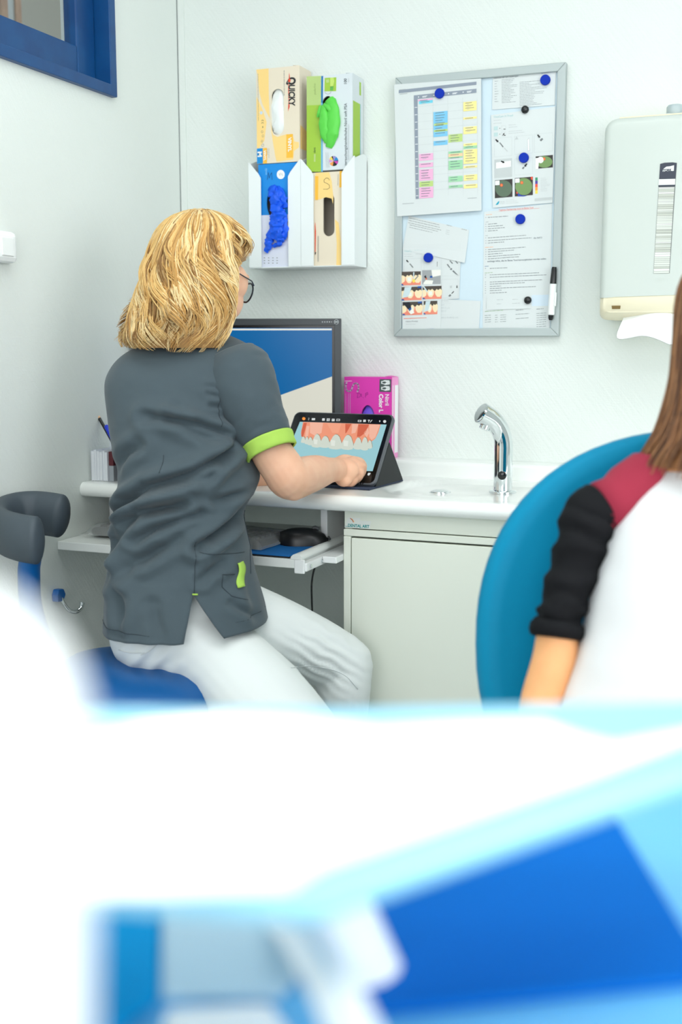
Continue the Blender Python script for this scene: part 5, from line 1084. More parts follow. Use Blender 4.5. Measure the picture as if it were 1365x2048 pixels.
for i in range(NV+1):
    y = 666+(1250-666)*i/NV; tS = torso_th(404, y); row = []
    g = max(0.0, (y-1160)/90); t1, t2 = torso_th(404-16*g, y), torso_th(404+56*g, y)   # side slit opens below y = 1160
    for j in range(NU+1):
        th = t2+(t1+2*PI-t2)*j/NU; fl = max(0.0, math.cos(th)); yy = y
        if y > 1160: yy = y-(y-1160)/90*(14*fl if th < 1.6 or th > 4.6 else 10*fl)+(y-1160)/90*5*max(0, -math.cos(th))
        fla = max(0.0, (y-1160)/90)*.006*math.exp(-min(abs(j), abs(NU-j))/6.0)
        row.append(torso_pt(yy, th, fla))
    rows.append(row)
tun = MB().grid(rows).build('tunic', GREY, wm, smooth=180, solid=.0022, weld=True)
# stitched lines and hems of the tunic
def seam(pts, r=.0008, m=SEAM, name='seam', off=.0016, parent=tun):
    sp = [Vector((a, b, 0)) for a, b in pts]; out = []
    for a, b in zip(sp[:-1], sp[1:]):
        k = max(2, int((b-a).length/6)); out += [a.lerp(b, q/k) for q in range(k)]
    out.append(sp[-1]); return MB().tube([on_tunic(q.x, q.y, off) for q in out], r, 6).build(name, m, parent, smooth=180)
seam([(404, 1060), (405, 1100), (405, 1158)]); seam([(214, 1232), (260, 1233), (330, 1236), (389, 1236)]); seam([(452, 1222), (490, 1216), (530, 1212)]); seam([(347, 898), (346, 930)])
seam([(412, 1082), (440, 1086), (490, 1094)]); seam([(452, 1126), (455, 1150), (470, 1168), (496, 1180)]); seam([(452, 1126), (475, 1130)]); seam([(490, 1020), (498, 1080), (505, 1140)]); seam([(424, 1186), (445, 1222)])
MB().tube([on_tunic(402, 1159.5, .0022), on_tunic(412, 1160, .0022)], .0016, 6).build('bar_tack', LIME, tun, smooth=180)
rows = []
for i in range(13):
    t = i/12; cx = 481+4*math.sin(t*5)*.6+6*t; y = 1109+46*t; hw_ = 6.5 if 1 < i < 11 else 6
    rows.append([on_tunic(cx-hw_+2*hw_*j/4, y, .0035+.0015*math.sin(t*7)+.0008*math.sin(j*1.5)) for j in range(5)])
MB().grid(rows).build('pocket_tab', LIME, tun, smooth=180, solid=.0016)
# sleeves with lime cuffs
def sleeve(cs, name='sleeve', wr=1.0, seed=0, cuff=.16):
    P = spline([tuple(at(a[0], a[1], a[2]))+(a[3],) for a in cs], 8) if False else None
    pts = [at(a[0], a[1], a[2]) for a in cs]; rads = [a[3] for a in cs]; out = []; rr = []
    for i in range(len(pts)-1):
        a = pts[max(i-1, 0)]; b = pts[i]; c = pts[i+1]; d = pts[min(i+2, len(pts)-1)]
        for k in range(8):
            t = k/8; out.append(.5*(2*b+(c-a)*t+(2*a-5*b+4*c-d)*t*t+(3*b-a-3*c+d)*t**3)); rr.append(rads[i]+(rads[i+1]-rads[i])*smooth01(t)*.5+(rads[i+1]-rads[i])*t*.5)
    out.append(pts[-1]); rr.append(rads[-1]); rows = []; n = 48; k = len(out); ax = (pts[-1]-pts[0]).normalized(); a0 = (RV-ax*RV.dot(ax)).normalized(); b0 = ax.cross(a0)
    for i, p in enumerate(out):
        row = []
        for j in range(n):
            th = 2*PI*j/n; d_ = a0*math.cos(th)+b0*math.sin(th); q = p+d_*rr[i]
            w_ = wr*(.0032*noise.noise(Vector((th*1.1+seed, i*.16, 2)))+.0016*noise.noise(Vector((math.cos(th)*3, math.sin(th)*3, i*.35+seed))))
            row.append(q+d_*w_)
        rows.append(row)
    cut = int(k*(1-cuff)); MB().grid(rows[:cut+1], closeu=True).build(name, GREY, wm, smooth=180, solid=.0018)
    ctr = out; crow = []
    for i in range(cut, k): crow.append([ctr[i]+(q-ctr[i])*1.045 for q in rows[i]])
    crow.append([ctr[-1]+(q-ctr[-1])*.97 for q in rows[-1]]); MB().grid(crow, closeu=True).build('cuff', LIME, wm, smooth=180, solid=.0018)
sleeve([(462, 712, 2.235, .050), (474, 736, 2.222, .066), (486, 768, 2.212, .0655), (502, 812, 2.205, .0605), (520, 852, 2.202, .0545), (533, 880, 2.202, .0505), (544, 906, 2.202, .0485)], seed=3, cuff=.17)
sleeve([(310, 765, 2.30, .020), (288, 775, 2.315, .044), (270, 800, 2.34, .050), (264, 840, 2.37, .046), (268, 885, 2.39, .042), (270, 915, 2.40, .041)], seed=8, cuff=.15)
asm = [on_tunic(456, 728, .002)]
seam([(462, 704), (457, 734), (450, 770), (446, 810), (445, 846)], off=.002)
# collar
MB().tube([torso_pt(668, 2*PI*j/40, .001, False) for j in range(41)], .0045, 8).build('collar', GREY, tun, smooth=180)
# trousers
TRS = mat('white_denim', (224, 228, 227), .8, spec=.2, bump=(60, .06, .001))
tb_ = MB()
tb_.ell(at(372, 1205, 2.215), (.120, .105, .11), 24, 16, rot=Matrix((RV, AV, ZV)).transposed()); tb_.ell(at(313, 1266, 2.215), (.090, .115, .082), 24, 16, rot=Matrix((RV, AV, ZV)).transposed())
limb(tb_, [(350, 1262, 2.195, .096), (440, 1320, 2.175, .086), (535, 1418, 2.10, .0895), (640, 1530, 2.02, .074), (692, 1585, 2.00, .062)], 22)
kn = at(692, 1585, 2.0); an = Vector((kn.x-.03, kn.y+.07, .09)); limb(tb_, [(kn, .062), (kn.lerp(an, .3)+RV*.0, .058), (kn.lerp(an, .7), .049), (an, .044)], 18)
limb(tb_, [(430, 1238, 2.27, .098), (540, 1268, 2.295, .081), (640, 1304, 2.32, .0675), (688, 1328, 2.33, .060)], 22)
kl = at(689, 1330, 2.33); al = Vector((kl.x-.04, kl.y+.02, .09)); limb(tb_, [(kl, .0595), (at(686, 1405, 2.33), .0545), (kl.lerp(al, .6), .050), (al, .044)], 18)
trs = fuse(tb_, 'trousers', TRS, wm, .005, 4)
c1_, c2_ = at(650, 1312, 2.27), at(300, 1330, 2.1); cos_ = [v.co.copy() for v in trs.data.vertices]; nrm_ = [v.normal.copy() for v in trs.data.vertices]; flat_ = []
for co, nr in zip(cos_, nrm_):                           # pulled creases across the far knee and hip
    d = co-c1_; u_ = d.dot(RV); z_ = d.z; q = co
    if d.length < .16: q = q+nr*(math.exp(-(u_/.07)**2-(z_/.06)**2)*.0035*math.sin((u_*.55+z_*.83)*330+2*noise.noise(co*30)))
    d = co-c2_
    if d.length < .16: q = q+nr*(math.exp(-(d.length/.07)**2)*.003*math.sin((d.dot(RV)*.8-d.z*.7)*180))
    flat_ += [q.x, q.y, q.z]
trs.data.vertices.foreach_set('co', flat_); trs.data.update()
from mathutils.bvhtree import BVHTree
bvh = BVHTree.FromPolygons([v.co for v in trs.data.vertices], [tuple(p.vertices) for p in trs.data.polygons])
for pl_ in ([(582, 1336), (620, 1332), (660, 1338), (692, 1352), (716, 1378)], [(345, 1262), (318, 1286), (296, 1304), (282, 1310)], [(238, 1300), (262, 1306), (290, 1306)]):
    hits = []
    for q in spline([(a, b_, 0) for a, b_ in pl_], 8):
        d_ = ray(q.x, q.y); h_ = bvh.ray_cast(CAM, d_.normalized())
        if h_[0] is not None: hits.append(h_[0]+h_[1]*.0004)
    if len(hits) > 3: MB().tube(hits, .0011, 6).build('stitched_seam', mat('white_stitching', (208, 213, 213), .8), trs, smooth=180)
# body: head, neck, arms and hands in one skin
hc = at(404, 556, 2.275); FWD = RV*.60+AV*.80; hp, HM = head_frame(hc, FWD, R(14)); b = MB(); head_shapes(b, hp, HM)
limb(b, [(hp(0, -.02, -.05), .054), (at(395, 655, 2.285), .052), (at(392, 700, 2.285), .064)], 18)
b.ell(at(375, 775, 2.27), (.095, .07, .095), 20, 12, rot=Matrix((RV, AV, ZV)).transposed()); b.ell(at(368, 900, 2.255), (.10, .08, .16), 20, 12, rot=Matrix((RV, AV, ZV)).transposed()); b.ell(at(370, 1100, 2.225), (.115, .09, .16), 20, 12, rot=Matrix((RV, AV, ZV)).transposed())
limb(b, [(450, 770, 2.24, .040), (478, 775, 2.222, .040), (502, 818, 2.212, .040), (540, 897, 2.212, .0405), (566, 938, 2.215, .042), (581, 957, 2.225, .0425), (604, 953, 2.27, .040), (632, 945, 2.34, .036), (655, 941, 2.41, .0285), (672, 939, 2.445, .0255)], 20)
b.ell(at(588, 984, 2.222), (.021, .021, .0175), 14, 10)
limb(b, [(285, 780, 2.32, .040), (270, 850, 2.37, .036), (272, 925, 2.41, .036), (330, 950, 2.47, .036), (440, 953, 2.52, .033), (520, 951, 2.55, .030), (548, 950, 2.565, .025)], 18)
for x, y, D in ((330, 1190, 2.2),): b.ell(at(x, y, D), (.1, .08, .1), 16, 10)
# right hand: back of the hand towards the viewer, index finger on the glass
hand = lambda x, y, D: at(x, y, D)
b.ell(hand(686, 941, 2.462), (.036, .020, .0275), 18, 12, rot=Matrix((RV, AV, ZV)).transposed()); b.ell(hand(700, 936, 2.475), (.026, .019, .0235), 18, 12, rot=Matrix((RV, AV, ZV)).transposed()); b.ell(hand(688, 960, 2.462), (.019, .016, .015), 14, 10)
for pts in ([(706, 921, 2.478, .0105), (722, 924, 2.497, .0092), (729, 938, 2.506, .0085), (727, 950, 2.508, .0072)],
            [(712, 928, 2.472, .0105), (726, 934, 2.486, .0092), (722, 950, 2.494, .0085), (706, 955, 2.494, .0075)],
            [(711, 938, 2.468, .0105), (722, 946, 2.476, .0090), (714, 960, 2.484, .0082), (698, 962, 2.486, .0074)],
            [(704, 950, 2.466, .0098), (711, 959, 2.470, .0082), (702, 969, 2.476, .0074), (690, 968, 2.48, .0068)],
            [(676, 925, 2.475, .0125), (690, 918, 2.498, .0108), (708, 922, 2.516, .0092), (720, 934, 2.522, .0078)]): limb(b, pts, 12)
# left hand flat on the worktop behind
b.ell(at(566, 953, 2.585), (.038, .030, .016), 16, 10, rot=Matrix((RV, AV, ZV)).transposed())
for k, (dy, ln) in enumerate(((-.024, .052), (-.009, .066), (.007, .072), (.022, .062))):
    s_ = at(590, 953, 2.59)+AV*(dy*.9); limb(b, [(s_, .0095), (s_+RV*ln*.5+ZV*.006, .0088), (s_+RV*ln-ZV*.007, .0072)], 10)
s_ = at(556, 955, 2.565); limb(b, [(s_, .012), (s_+RV*.03-AV*.02-ZV*.003, .0105), (s_+RV*.055-AV*.022-ZV*.006, .0085)], 10)
body = fuse(b, 'body', SKIN, wm, .003, 2, .4)
face_parts(body, hp, HM, 1.0, 'blue', 'blond')
NAIL = mat('nail', (240, 196, 180), .3)
gm = mat('dark_glasses_frame', (26, 34, 44), .3); gl_ = MB()
gs = bpy.data.objects.new('glasses', None); C.objects.link(gs); gs.parent = wm
for k in (-1, 1):
    MB().tube([hp(k*.033+.0245*math.cos(2*PI*j/28), .103-.012*abs(math.cos(2*PI*j/28)*(.5 if math.cos(2*PI*j/28)*k < 0 else 1)), -.002+.0195*math.sin(2*PI*j/28)) for j in range(29)], .0017, 8).build('rim', gm, gs, smooth=180)
    MB().tube([hp(k*.057, .092, .010), hp(k*.070, .07, .012), hp(k*.080, .02, .012), hp(k*.082, -.03, .004)], [.0017, .0013, .0013, .0016], 8).build('temple', gm, gs, smooth=180)
    MB().lathe([(.023, 0), (.023, .0008)], 24, c=hp(k*.033, .0995, -.002), axis=HM @ Vector((k*.18, 1, 0))).build('lens', GL, gs)
MB().tube([hp(-.009, .108, .002), hp(0, .110, .006), hp(.009, .108, .002)], .0016, 8).build('bridge', gm, gs, smooth=180)
HB = [mat('hair_pale_blond', (240, 216, 164), .42, spec=.4), mat('hair_honey_blond', (226, 188, 122), .45, spec=.4), mat('hair_gold', (204, 158, 92), .45, spec=.35), mat('hair_ash_brown', (156, 118, 72), .5, spec=.3)]
HENV = [(419, 385, 416), (426, 362, 440), (438, 340, 462), (458, 322, 480), (485, 309, 493), (520, 300, 497), (560, 292, 492), (600, 282, 489), (640, 268, 487), (668, 258, 486), (690, 256, 478), (704, 264, 470)]
def wgap(y):
    g = smooth01((y-495)/45); return (.93-1.50*g-.02, .93+1.1*g+.02) if g > 0 else (.93, .93)
def wflip(t, th):
    e = max(0, t-.72)/.28
    left = max(0.0, -math.cos(th)); return RV*(-.012*e*e*left)+ZV*(.010*e*e*left)+AV*(-.006*e*e)
hair_mesh('hair', wm, HENV, 2.278, HB, 200, wgap, 5, wave=.30, strands=17, ratio=1.14, base_m=HB[3], flip=wflip, ends=(.70, 1.02), root=(-1.1, .3), r0=.00135, fringe=.28, fringe_end=(.24, .36))  # darker under layer puts the shade between the locks into colour
SHOE = mat('white_clog', (232, 234, 232), .5)
for a_ in (an, al):
    dr_ = (RV*.9+AV*.35).normalized(); sd2 = ZV.cross(dr_); rows = []
    for i in range(12):
        t = i/11; l = -.075+.25*t; wv = .038*(.75+.5*math.sin(min(1, t*1.15)*PI)**.7*.7); hv = .085*(1-t)**1.1+.035+.015*math.sin(t*PI)
        if i in (0, 11): wv *= .55; hv *= .6
        rows.append([Vector((a_.x, a_.y, 0))+dr_*l+sd2*(wv*math.cos(q))+ZV*(max(0.001, hv*(.5+.5*math.sin(q)))) for q in [2*PI*j/18 for j in range(18)]])
    MB().grid(rows, closeu=True, cap0=True, cap1=True).build('shoe', SHOE, wm, smooth=60)

# ================================================================== assistant's stool
BVIN = mat('blue_vinyl', (0, 84, 148), .38, bump=(60, .08, .001)); DGREY = mat('dark_grey_foam', (64, 74, 82), .6, bump=(250, .1, .0005)); STEEL = mat('brushed_steel', (190, 194, 196), .25, metal=.9)
sc_ = at(285, 1385, 2.19); sl = thing('assistant_stool', 'blue saddle stool with curved grey support arm under the seated person', 'stool', (sc_.x, sc_.y, 0))
st_ = MB(); rows = []
for i in range(15):
    t = i/14; r_ = math.sin(PI*min(max(t, .02), .98)); zc = -.085*math.cos(PI*t)
    row = []
    for j in range(40):
        a = 2*PI*j/40; x = .165*r_**.7*math.cos(a); y = .185*r_**.7*math.sin(a); back_ = max(0.0, -math.cos(a))
        row.append(RV*x+AV*y+ZV*(sc_.z+zc*(.75 if t > .5 else .5)+(.035*back_*r_ if t > .5 else 0)))
    rows.append(row)
st_.grid(rows, closeu=True, cap0=True, cap1=True).build('seat', BVIN, sl, smooth=180)
MB().lathe([(.03, .10), (.03, .30), (.022, .30), (.022, sc_.z-.03)], 20).build('gas_column', STEEL, sl, smooth=40)
for k in range(5):
    a = 2*PI*k/5+.3; d_ = Vector((math.cos(a), math.sin(a), 0)); lg_ = MB().tube([ZV*.11, d_*.12+ZV*.10, d_*.27+ZV*.075], [.022, .018, .013], 10).build('leg', STEEL, sl, smooth=60)
    MB().lathe([(.027, -.011), (.029, -.006), (.029, .006), (.027, .011)], 18, c=d_*.27+ZV*.030, axis=Vector((-d_.y, d_.x, 0))).build('caster', MBK, sl, smooth=40)
orig = Vector((sc_.x, sc_.y, 0))
path = [at(134, 1036, 2.33), at(110, 1030, 2.34), at(70, 1026, 2.35), at(30, 1030, 2.33), at(2, 1043, 2.27), at(4, 1062, 2.19), at(34, 1074, 2.13), at(66, 1080, 2.11), at(84, 1082, 2.105)]
pp = [q-orig for q in spline(path, 6)]; n_ = len(pp); rad = []
for i in range(n_):
    e = min(i, n_-1-i)/4; k = min(1, (e/1.0)) if e < 1 else 1; k = math.sqrt(max(.08, 1-(1-k)**2)); rad.append((.047*k*(.9+.1*math.cos(i)), .026*k) if False else (.046*k, .027*k))
MB().tube(pp, rad, 22).build('support_pad', DGREY, sl, smooth=180)
bp_ = [at(62, 1108, 2.14), at(58, 1150, 2.16), at(66, 1230, 2.18), at(110, 1340, 2.19), at(190, 1440, 2.19), at(285, 1470, 2.19)]
MB().tube([q-orig for q in spline(bp_, 6)], (.026), 14, flat=(RV, .8)).build('support_bar', BVIN, sl, smooth=180)
MB().lathe([(.05, 0), (.05, .03), (.03, .04)], 20, c=(0, 0, sc_.z-.105)).build('seat_mount', MBK, sl, smooth=40)

# ================================================================== dental chair
CBLU = mat('azure_vinyl', (0, 132, 172), .55, spec=.15, bump=(70, .05, .0008)); CWHT = mat('unit_white', (240, 243, 243), .35)
dc = at(1405, 1290, 1.58); ch = thing('dental_chair', 'azure blue dental chair with rounded backrest under the patient', 'dental chair', (dc.x, dc.y, 0))
orc = Vector((dc.x, dc.y, 0)); upv = (ZV*math.cos(R(10))+AV*math.sin(R(10))).normalized(); nrm = RV.cross(upv)
def oval(a, b, k, n=72, e=2.25):
    out = []
    for j in range(n):
        t = 2*PI*j/n; c, s = math.cos(t), math.sin(t); out.append((a*math.copysign(abs(c)**(2/e), c)*(1-.0*s), b*math.copysign(abs(s)**(2/e), s)))
    return out
rows = []
for sc_, dz in ((.02, -.055), (.5, -.055), (.9, -.052), (.97, -.040), (1.0, -.020), (1.0, .0), (.985, .012), (.955, .020), (.90, .020), (.75, .012), (.5, .004), (.25, .0), (.02, .0)):
    rows.append([dc-orc+RV*(u*sc_)+upv*(v*sc_)+nrm*dz for u, v in oval(.312, .300, 2)])
MB().grid(rows, closeu=True, cap0=True, cap1=True).build('backrest', CBLU, ch, smooth=180)
fwd = Vector((.12, -1, 0)).normalized(); sdv = ZV.cross(fwd); bc = Vector((.03, -.05, 0))
def cushion(name, l0, l1, hw_, z0, z1, th_, m, drop=0.0):
    rows = []
    for k, (ins, dz) in enumerate(((.06, 0), (.012, .006), (0, th_*.35), (0, th_*.7), (.012, th_*.93), (.04, th_))):
        row = []
        for x, y in rrect(l0+ins, l1-ins, -hw_+ins, hw_-ins, .09-ins*.5, 7):
            t = (x-l0)/(l1-l0); row.append(bc+fwd*x+sdv*y+ZV*(z0+(z1-z0)*t+dz))
        rows.append(row)
    return MB().grid(rows, closeu=True, cap0=True, cap1=True).build(name, m, ch, smooth=60)
cushion('seat_cushion', .02, .56, .26, .44, .46, .09, CBLU); cushion('leg_rest', .565, 1.02, .22, .45, .37, .075, CBLU)
MB().box(-.2, .2, -.16, .16, 0, .05).build('base_plate', CWHT, ch, bevel=.02)
MB().tube([bc+fwd*.2+ZV*.045, bc+fwd*.2+ZV*.25, bc+fwd*.25+ZV*.43], [.12, .10, .13], 20).build('lift_column', CWHT, ch, smooth=60)
MB().tube([dc-orc-upv*.22-nrm*.075, bc+fwd*.05+ZV*.42-AV*0], .035, 12).build('back_hinge', CWHT, ch, smooth=60)

# ================================================================== patient
pa = thing('person', 'patient with brown hair in white, maroon and black raglan shirt in the dental chair', 'person', (0, 0, 0))
PX = [(915, 1352, 1508, 1.475, .050), (932, 1312, 1548, 1.47, .066), (960, 1284, 1576, 1.465, .083), (985, 1263, 1597, 1.46, .096), (1060, 1222, 1638, 1.45, .112), (1160, 1193, 1667, 1.44, .118), (1230, 1178, 1682, 1.435, .12), (1310, 1152, 1705, 1.43, .125), (1400, 1122, 1735, 1.42, .13), (1500, 1105, 1755, 1.41, .135), (1600, 1110, 1750, 1.41, .13)]
TEE = mat('white_jersey', (222, 224, 226), .85, spec=.2, bump=(300, .15, .0005)); MAR = mat('maroon_jersey', (150, 32, 58), .85, bump=(300, .15, .0005)); BLKJ = mat('black_jersey', (13, 14, 18), .8, spec=.2, bump=(300, .15, .0005))
rows = []
for i in range(61):
    y = 915+(1600-915)*i/60; L_, R_, D_, hd = lerp_table(PX, y); w_ = (R_-L_)/2*D_/F_PX; c = at((L_+R_)/2, y, D_); row = []
    for j in range(80):
        th = 2*PI*j/80; n_ = RV*math.cos(th)*w_+AV*math.sin(th)*hd; k = 1+.016*noise.noise(Vector((math.cos(th)*2.2, math.sin(th)*2.2, y*.012)))+.008*noise.noise(Vector((math.cos(th)*3, math.sin(th)*3, y*.05)))
        row.append(c+n_*k)
    rows.append(row)
MB().grid(rows, closeu=True, cap1=True).build('shirt', TEE, pa, smooth=180, solid=.002)
c0_ = lambda y: at(sum(lerp_table(PX, y)[:2])/2, y, lerp_table(PX, y)[2])
MB().tube([c0_(914)+RV*(.052*math.cos(2*PI*j/36))+AV*(.053*math.sin(2*PI*j/36))+ZV*(-.006*math.cos(2*PI*j/36+1.57)) for j in range(37)], .0065, 10).build('neckband', TEE, pa, smooth=180)
def mirror(p):                                           # the same point on the patient's other side
    c = at(1430, 1100, 1.46); d = (p-c).dot(RV); return p-RV*(2*d)
for sgn in (1, -1):
    T = (lambda p: p) if sgn == 1 else mirror
    yk = MB(); limb_pts = [(T(at(1345, 958, 1.475)), .036), (T(at(1300, 972, 1.473)), .047), (T(at(1262, 998, 1.468)), .046), (T(at(1232, 1014, 1.463)), .0400), (T(at(1198, 1022, 1.46)), .0372)]
    yk.tube([p for p, r in limb_pts], [r for p, r in limb_pts], 24).build('shoulder_panel', MAR, pa, smooth=180)
    pth = [(1200, 1022, 1.46, .0376), (1188, 1030, 1.458, .0382), (1176, 1054, 1.455, .0370), (1160, 1108, 1.45, .0335), (1140, 1170, 1.445, .0310), (1124, 1222, 1.44, .0295), (1116, 1252, 1.438, .0300), (1114, 1266, 1.437, .0290)]
    pts = [T(at(a, b, c)) for a, b, c, r in pth]; rads = [r for *_, r in pth]; out = []; rr = []
    for i in range(len(pts)-1):
        a = pts[max(i-1, 0)]; b = pts[i]; c = pts[i+1]; d = pts[min(i+2, len(pts)-1)]
        for k in range(7):
            t = k/7; out.append(.5*(2*b+(c-a)*t+(2*a-5*b+4*c-d)*t*t+(3*b-a-3*c+d)*t**3)); rr.append(rads[i]+(rads[i+1]-rads[i])*t)
    out.append(pts[-1]); rr.append(rads[-1])
    sm = MB(); sm.tube(out, rr, 30); nn = 30
    for i in range(len(out)):
        for j in range(nn):
            v_ = sm.v[i*nn+j]; d_ = (v_-out[i]).normalized(); q_ = 2*PI*j/nn; a_ = smooth01((i-5)/14)
            sm.v[i*nn+j] = v_+d_*(.0030*a_*math.sin(i*.95+1.3*math.sin(q_+i*.13)+3*noise.noise(Vector((i*.21, math.cos(q_), math.sin(q_)))))+.0022*noise.noise(Vector((i*.3, math.cos(q_)*1.5, math.sin(q_)*1.5+5))))
    sm.build('sleeve', BLKJ, pa, smooth=180)
    e = out[-1]; ax = (out[-1]-out[-6]).normalized(); MB().lathe([(.0300, -.010), (.0335, -.006), (.0345, .002), (.0325, .008), (.029, .010)], 28, c=e-ax*.004, axis=ax, cap0=False, cap1=False).build('sleeve_roll', BLKJ, pa, smooth=180, solid=.002)
PSK = mat('skin_tan', (238, 176, 122), .5, spec=.35, vary=(22, (228, 160, 106), .6), sss=.1)
b = MB(); hc2 = at(1474, 668, 1.455); php, PM = head_frame(hc2, -AV*.9+RV*.25, R(2)); head_shapes(b, php, PM, .90, False)
limb(b, [(php(0, -.01, -.06), .050), (at(1440, 880, 1.475), .047), (at(1432, 945, 1.475), .055)], 18)
b.ell(at(1430, 1040, 1.465), (.105, .07, .10), 18, 12, rot=Matrix((RV, AV, ZV)).transposed()); b.ell(at(1430, 1220, 1.45), (.11, .085, .14), 18, 12, rot=Matrix((RV, AV, ZV)).transposed()); b.ell(at(1430, 1440, 1.43), (.13, .095, .13), 18, 12, rot=Matrix((RV, AV, ZV)).transposed())
lap = bc+orc+fwd*.34+ZV*.665
for sgn in (1, -1):
    T = (lambda p: p) if sgn == 1 else mirror
    el = T(at(1085, 1440, 1.42)); wr = lap+sdv*(-.10*sgn)+ZV*.05; hd_ = wr+fwd*.05-ZV*.005
    limb(b, [(T(at(1225, 1015, 1.462)), .026), (T(at(1162, 1110, 1.45)), .024), (T(at(1122, 1235, 1.44)), .0255), (T(at(1110, 1320, 1.435)), .0285), (el, .029), (el.lerp(wr, .4), .0275), (wr, .019)], 16)
    b.ell(hd_, (.030, .030, .015), 14, 10)
    for k in range(4): s_ = hd_+fwd*.025+sdv*(.02-.0135*k); limb(b, [(s_, .0075), (s_+fwd*.026+ZV*.004, .0068), (s_+fwd*(.050-.006*abs(k-1.4))-ZV*.008, .0056)], 10)
    s_ = hd_+sdv*(.026*sgn); limb(b, [(s_, .0095), (s_+sdv*.010*sgn+fwd*.022, .0078), (s_+sdv*.006*sgn+fwd*.042, .006)], 10)
pbody = fuse(b, 'body', PSK, pa, .004, 3, .45); face_parts(pbody, php, PM, .90, 'brown', 'brown')
HBR = [mat('hair_brown', (132, 88, 54), .42, spec=.4), mat('hair_light_brown', (168, 120, 78), .42, spec=.4), mat('hair_dark_brown', (88, 56, 36), .45, spec=.35)]
PENV = [(492, 1448, 1504), (503, 1420, 1532), (525, 1394, 1558), (560, 1374, 1576), (610, 1364, 1584), (680, 1360, 1582), (760, 1354, 1584), (830, 1338, 1600), (880, 1318, 1615), (915, 1296, 1630), (942, 1284, 1642)]
def pgap(y):
    g = smooth01((y-560)/50); f0 = math.atan2(-.9, .25); return (f0-.85*g, f0+.85*g+.0001)
hair_mesh('hair', pa, PENV, 1.455, HBR, 230, pgap, 9, wave=.05, strands=10, ratio=1.30, base_m=HBR[0], ends=(.80, 1.03), r0=.0014, wts=(5, 4, 3), root=(-1.3, .1), fringe=.3, fringe_end=(.16, .24))
JE = mat('dark_jeans', (38, 52, 86), .85, bump=(300, .2, .0006)); j_ = MB(); j_.ell(bc+orc+fwd*.12+ZV*.60, (.14, .12, .085), 20, 12)
for sgn in (1, -1):
    h0 = bc+orc+fwd*.13+sdv*(.075*sgn)+ZV*.60; k0 = bc+orc+fwd*.53+sdv*(.085*sgn)+ZV*.635; a0 = bc+orc+fwd*.93+sdv*(.08*sgn)+ZV*.515
    limb(j_, [(h0, .078), (h0.lerp(k0, .5), .070), (k0, .056), (k0.lerp(a0, .4), .052), (a0, .040)], 18)
    rows = []
    for i in range(10):
        t = i/9; l = -.03+.10*t; r_ = .036*math.sin(PI*(.12+.76*t))**.5; rows.append([a0+fwd*(.03+l*.45)+ZV*(-.02+t*.13)+sdv*(r_*math.cos(q))+(fwd*.8-ZV*.3)*(r_*1.1*math.sin(q)) for q in [2*PI*k/16 for k in range(16)]])
    MB().grid(rows, closeu=True, cap0=True, cap1=True).build('shoe', TEE, pa, smooth=60)
fuse(j_, 'jeans', JE, pa, .006, 3)

# ================================================================== delivery unit close to the camera
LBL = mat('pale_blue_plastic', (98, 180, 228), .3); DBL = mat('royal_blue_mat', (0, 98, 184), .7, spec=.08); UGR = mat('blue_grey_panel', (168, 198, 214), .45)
un = thing('delivery_unit', 'pale blue and white dental delivery unit with royal blue mats in front of the camera', 'dental unit', (0, 0, 0))
def hz(x, y, z): return onp(x, y, 2, z)
def slab(name, pts, z, th_, m, bevel=.006, parent=un):
    return MB().prism([(p.x, p.y) for p in pts], (0, 0, z-th_), (1, 0, 0), (0, 1, 0), (0, 0, th_)).build(name, m, parent, bevel=bevel, smooth=40)
TZ = .99
slab('tray', [hz(618, 1795, TZ), hz(1365, 1545, TZ), hz(1500, 1500, TZ), hz(1700, 1392, TZ), hz(1365, 1398, TZ), hz(700, 1412, TZ), hz(160, 1408, TZ), hz(-300, 1404, TZ), hz(-200, 1790, TZ), hz(150, 1765, TZ)], TZ, .012, mat('tray_blue_plastic', (150, 210, 236), .35), .004)
LZ2 = .862
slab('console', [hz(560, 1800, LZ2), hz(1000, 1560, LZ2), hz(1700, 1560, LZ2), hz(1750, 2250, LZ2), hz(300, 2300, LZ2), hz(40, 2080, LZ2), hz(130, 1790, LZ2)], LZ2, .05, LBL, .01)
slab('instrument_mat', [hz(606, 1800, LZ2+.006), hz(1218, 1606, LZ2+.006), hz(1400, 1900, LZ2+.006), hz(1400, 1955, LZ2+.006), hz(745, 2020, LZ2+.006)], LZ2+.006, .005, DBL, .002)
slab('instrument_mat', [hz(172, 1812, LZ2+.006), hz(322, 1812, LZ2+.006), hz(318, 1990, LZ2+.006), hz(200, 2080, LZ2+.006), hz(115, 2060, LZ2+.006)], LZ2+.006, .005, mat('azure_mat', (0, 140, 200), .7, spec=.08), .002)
slab('side_panel', [hz(325, 1800, LZ2+.004), hz(596, 1800, LZ2+.004), hz(640, 1900, LZ2+.004), hz(560, 1990, LZ2+.004), hz(322, 1990, LZ2+.004)], LZ2+.004, .003, UGR, .001)
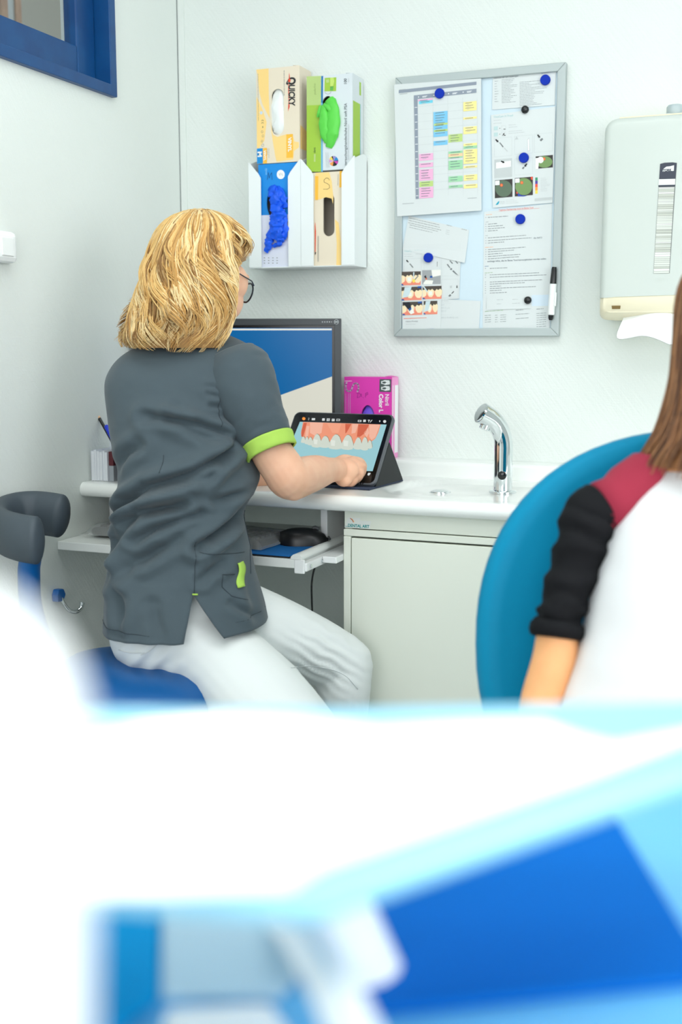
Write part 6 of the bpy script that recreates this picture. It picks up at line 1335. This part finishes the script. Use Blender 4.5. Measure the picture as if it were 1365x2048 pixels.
MB().tube(spline([hz(560, 1840, LZ2+.002), hz(590, 1850, .925), hz(650, 1940, .935), hz(705, 2060, .935), hz(760, 2200, .93), hz(780, 2260, LZ2)], 5), .0095, 14).build('divider', CWHT, un, smooth=60)
slab('front_pad', [hz(330, 2010, LZ2+.010), hz(545, 2000, LZ2+.010), hz(640, 2140, LZ2+.010), hz(300, 2180, LZ2+.010)], LZ2+.010, .009, CWHT, .004)
pc_ = at(-138, 1462, .225); pr = .0305
MB().lathe([(.001, .0305), (.008, .0293), (.016, .0258), (.022, .021), (.0265, .015), (.0295, .007), (.0305, 0), (.0303, -.03), (.029, -.06), (.027, -.12), (.027, -.26)], 32, c=pc_).build('handle_post', CWHT, un, smooth=60)
MB().tube([Vector((pc_.x, pc_.y, LZ2-.03)), Vector((pc_.x, pc_.y, LZ2-.055)), Vector((pc_.x-.004, pc_.y+.03, LZ2-.075)), Vector((1.34, -2.30, LZ2-.075)), Vector((1.40, -2.15, LZ2-.075))], [.024, .024, .022, .022, .022], 14).build('post_arm', CWHT, un, smooth=60)
MB().tube([Vector((1.3, -2.2, TZ-.014)), Vector((1.33, -2.15, LZ2-.01))], .02, 14).build('tray_post', CWHT, un, smooth=60)
MB().tube([Vector((1.5, -2.1, LZ2-.04)), Vector((1.75, -1.9, LZ2-.06)), Vector((1.95, -1.6, .7)), Vector((1.98, -1.45, .4)), Vector((1.98, -1.4, .0))], [.035, .035, .04, .05, .07], 18).build('carrying_arm', CWHT, un, smooth=60)
nk = MB(); NP = [(150, 1478), (290, 1444), (410, 1430), (600, 1438), (760, 1458), (930, 1448), (1090, 1446), (1160, 1474), (1230, 1492), (1380, 1462), (1392, 1480), (1180, 1560), (900, 1655), (640, 1742), (575, 1785), (300, 1798), (60, 1800), (40, 1500)]
o = MB().prism([(hz(x, y, TZ).x, hz(x, y, TZ).y) for x, y in NP], (0, 0, TZ+.0005), (1, 0, 0), (0, 1, 0), (0, 0, .0012)).build('tray_liner', mat('bright_white_paper', (248, 250, 250), .8))
tag(o, 'white paper liner lying on the pale blue tray in front', 'tray liner')
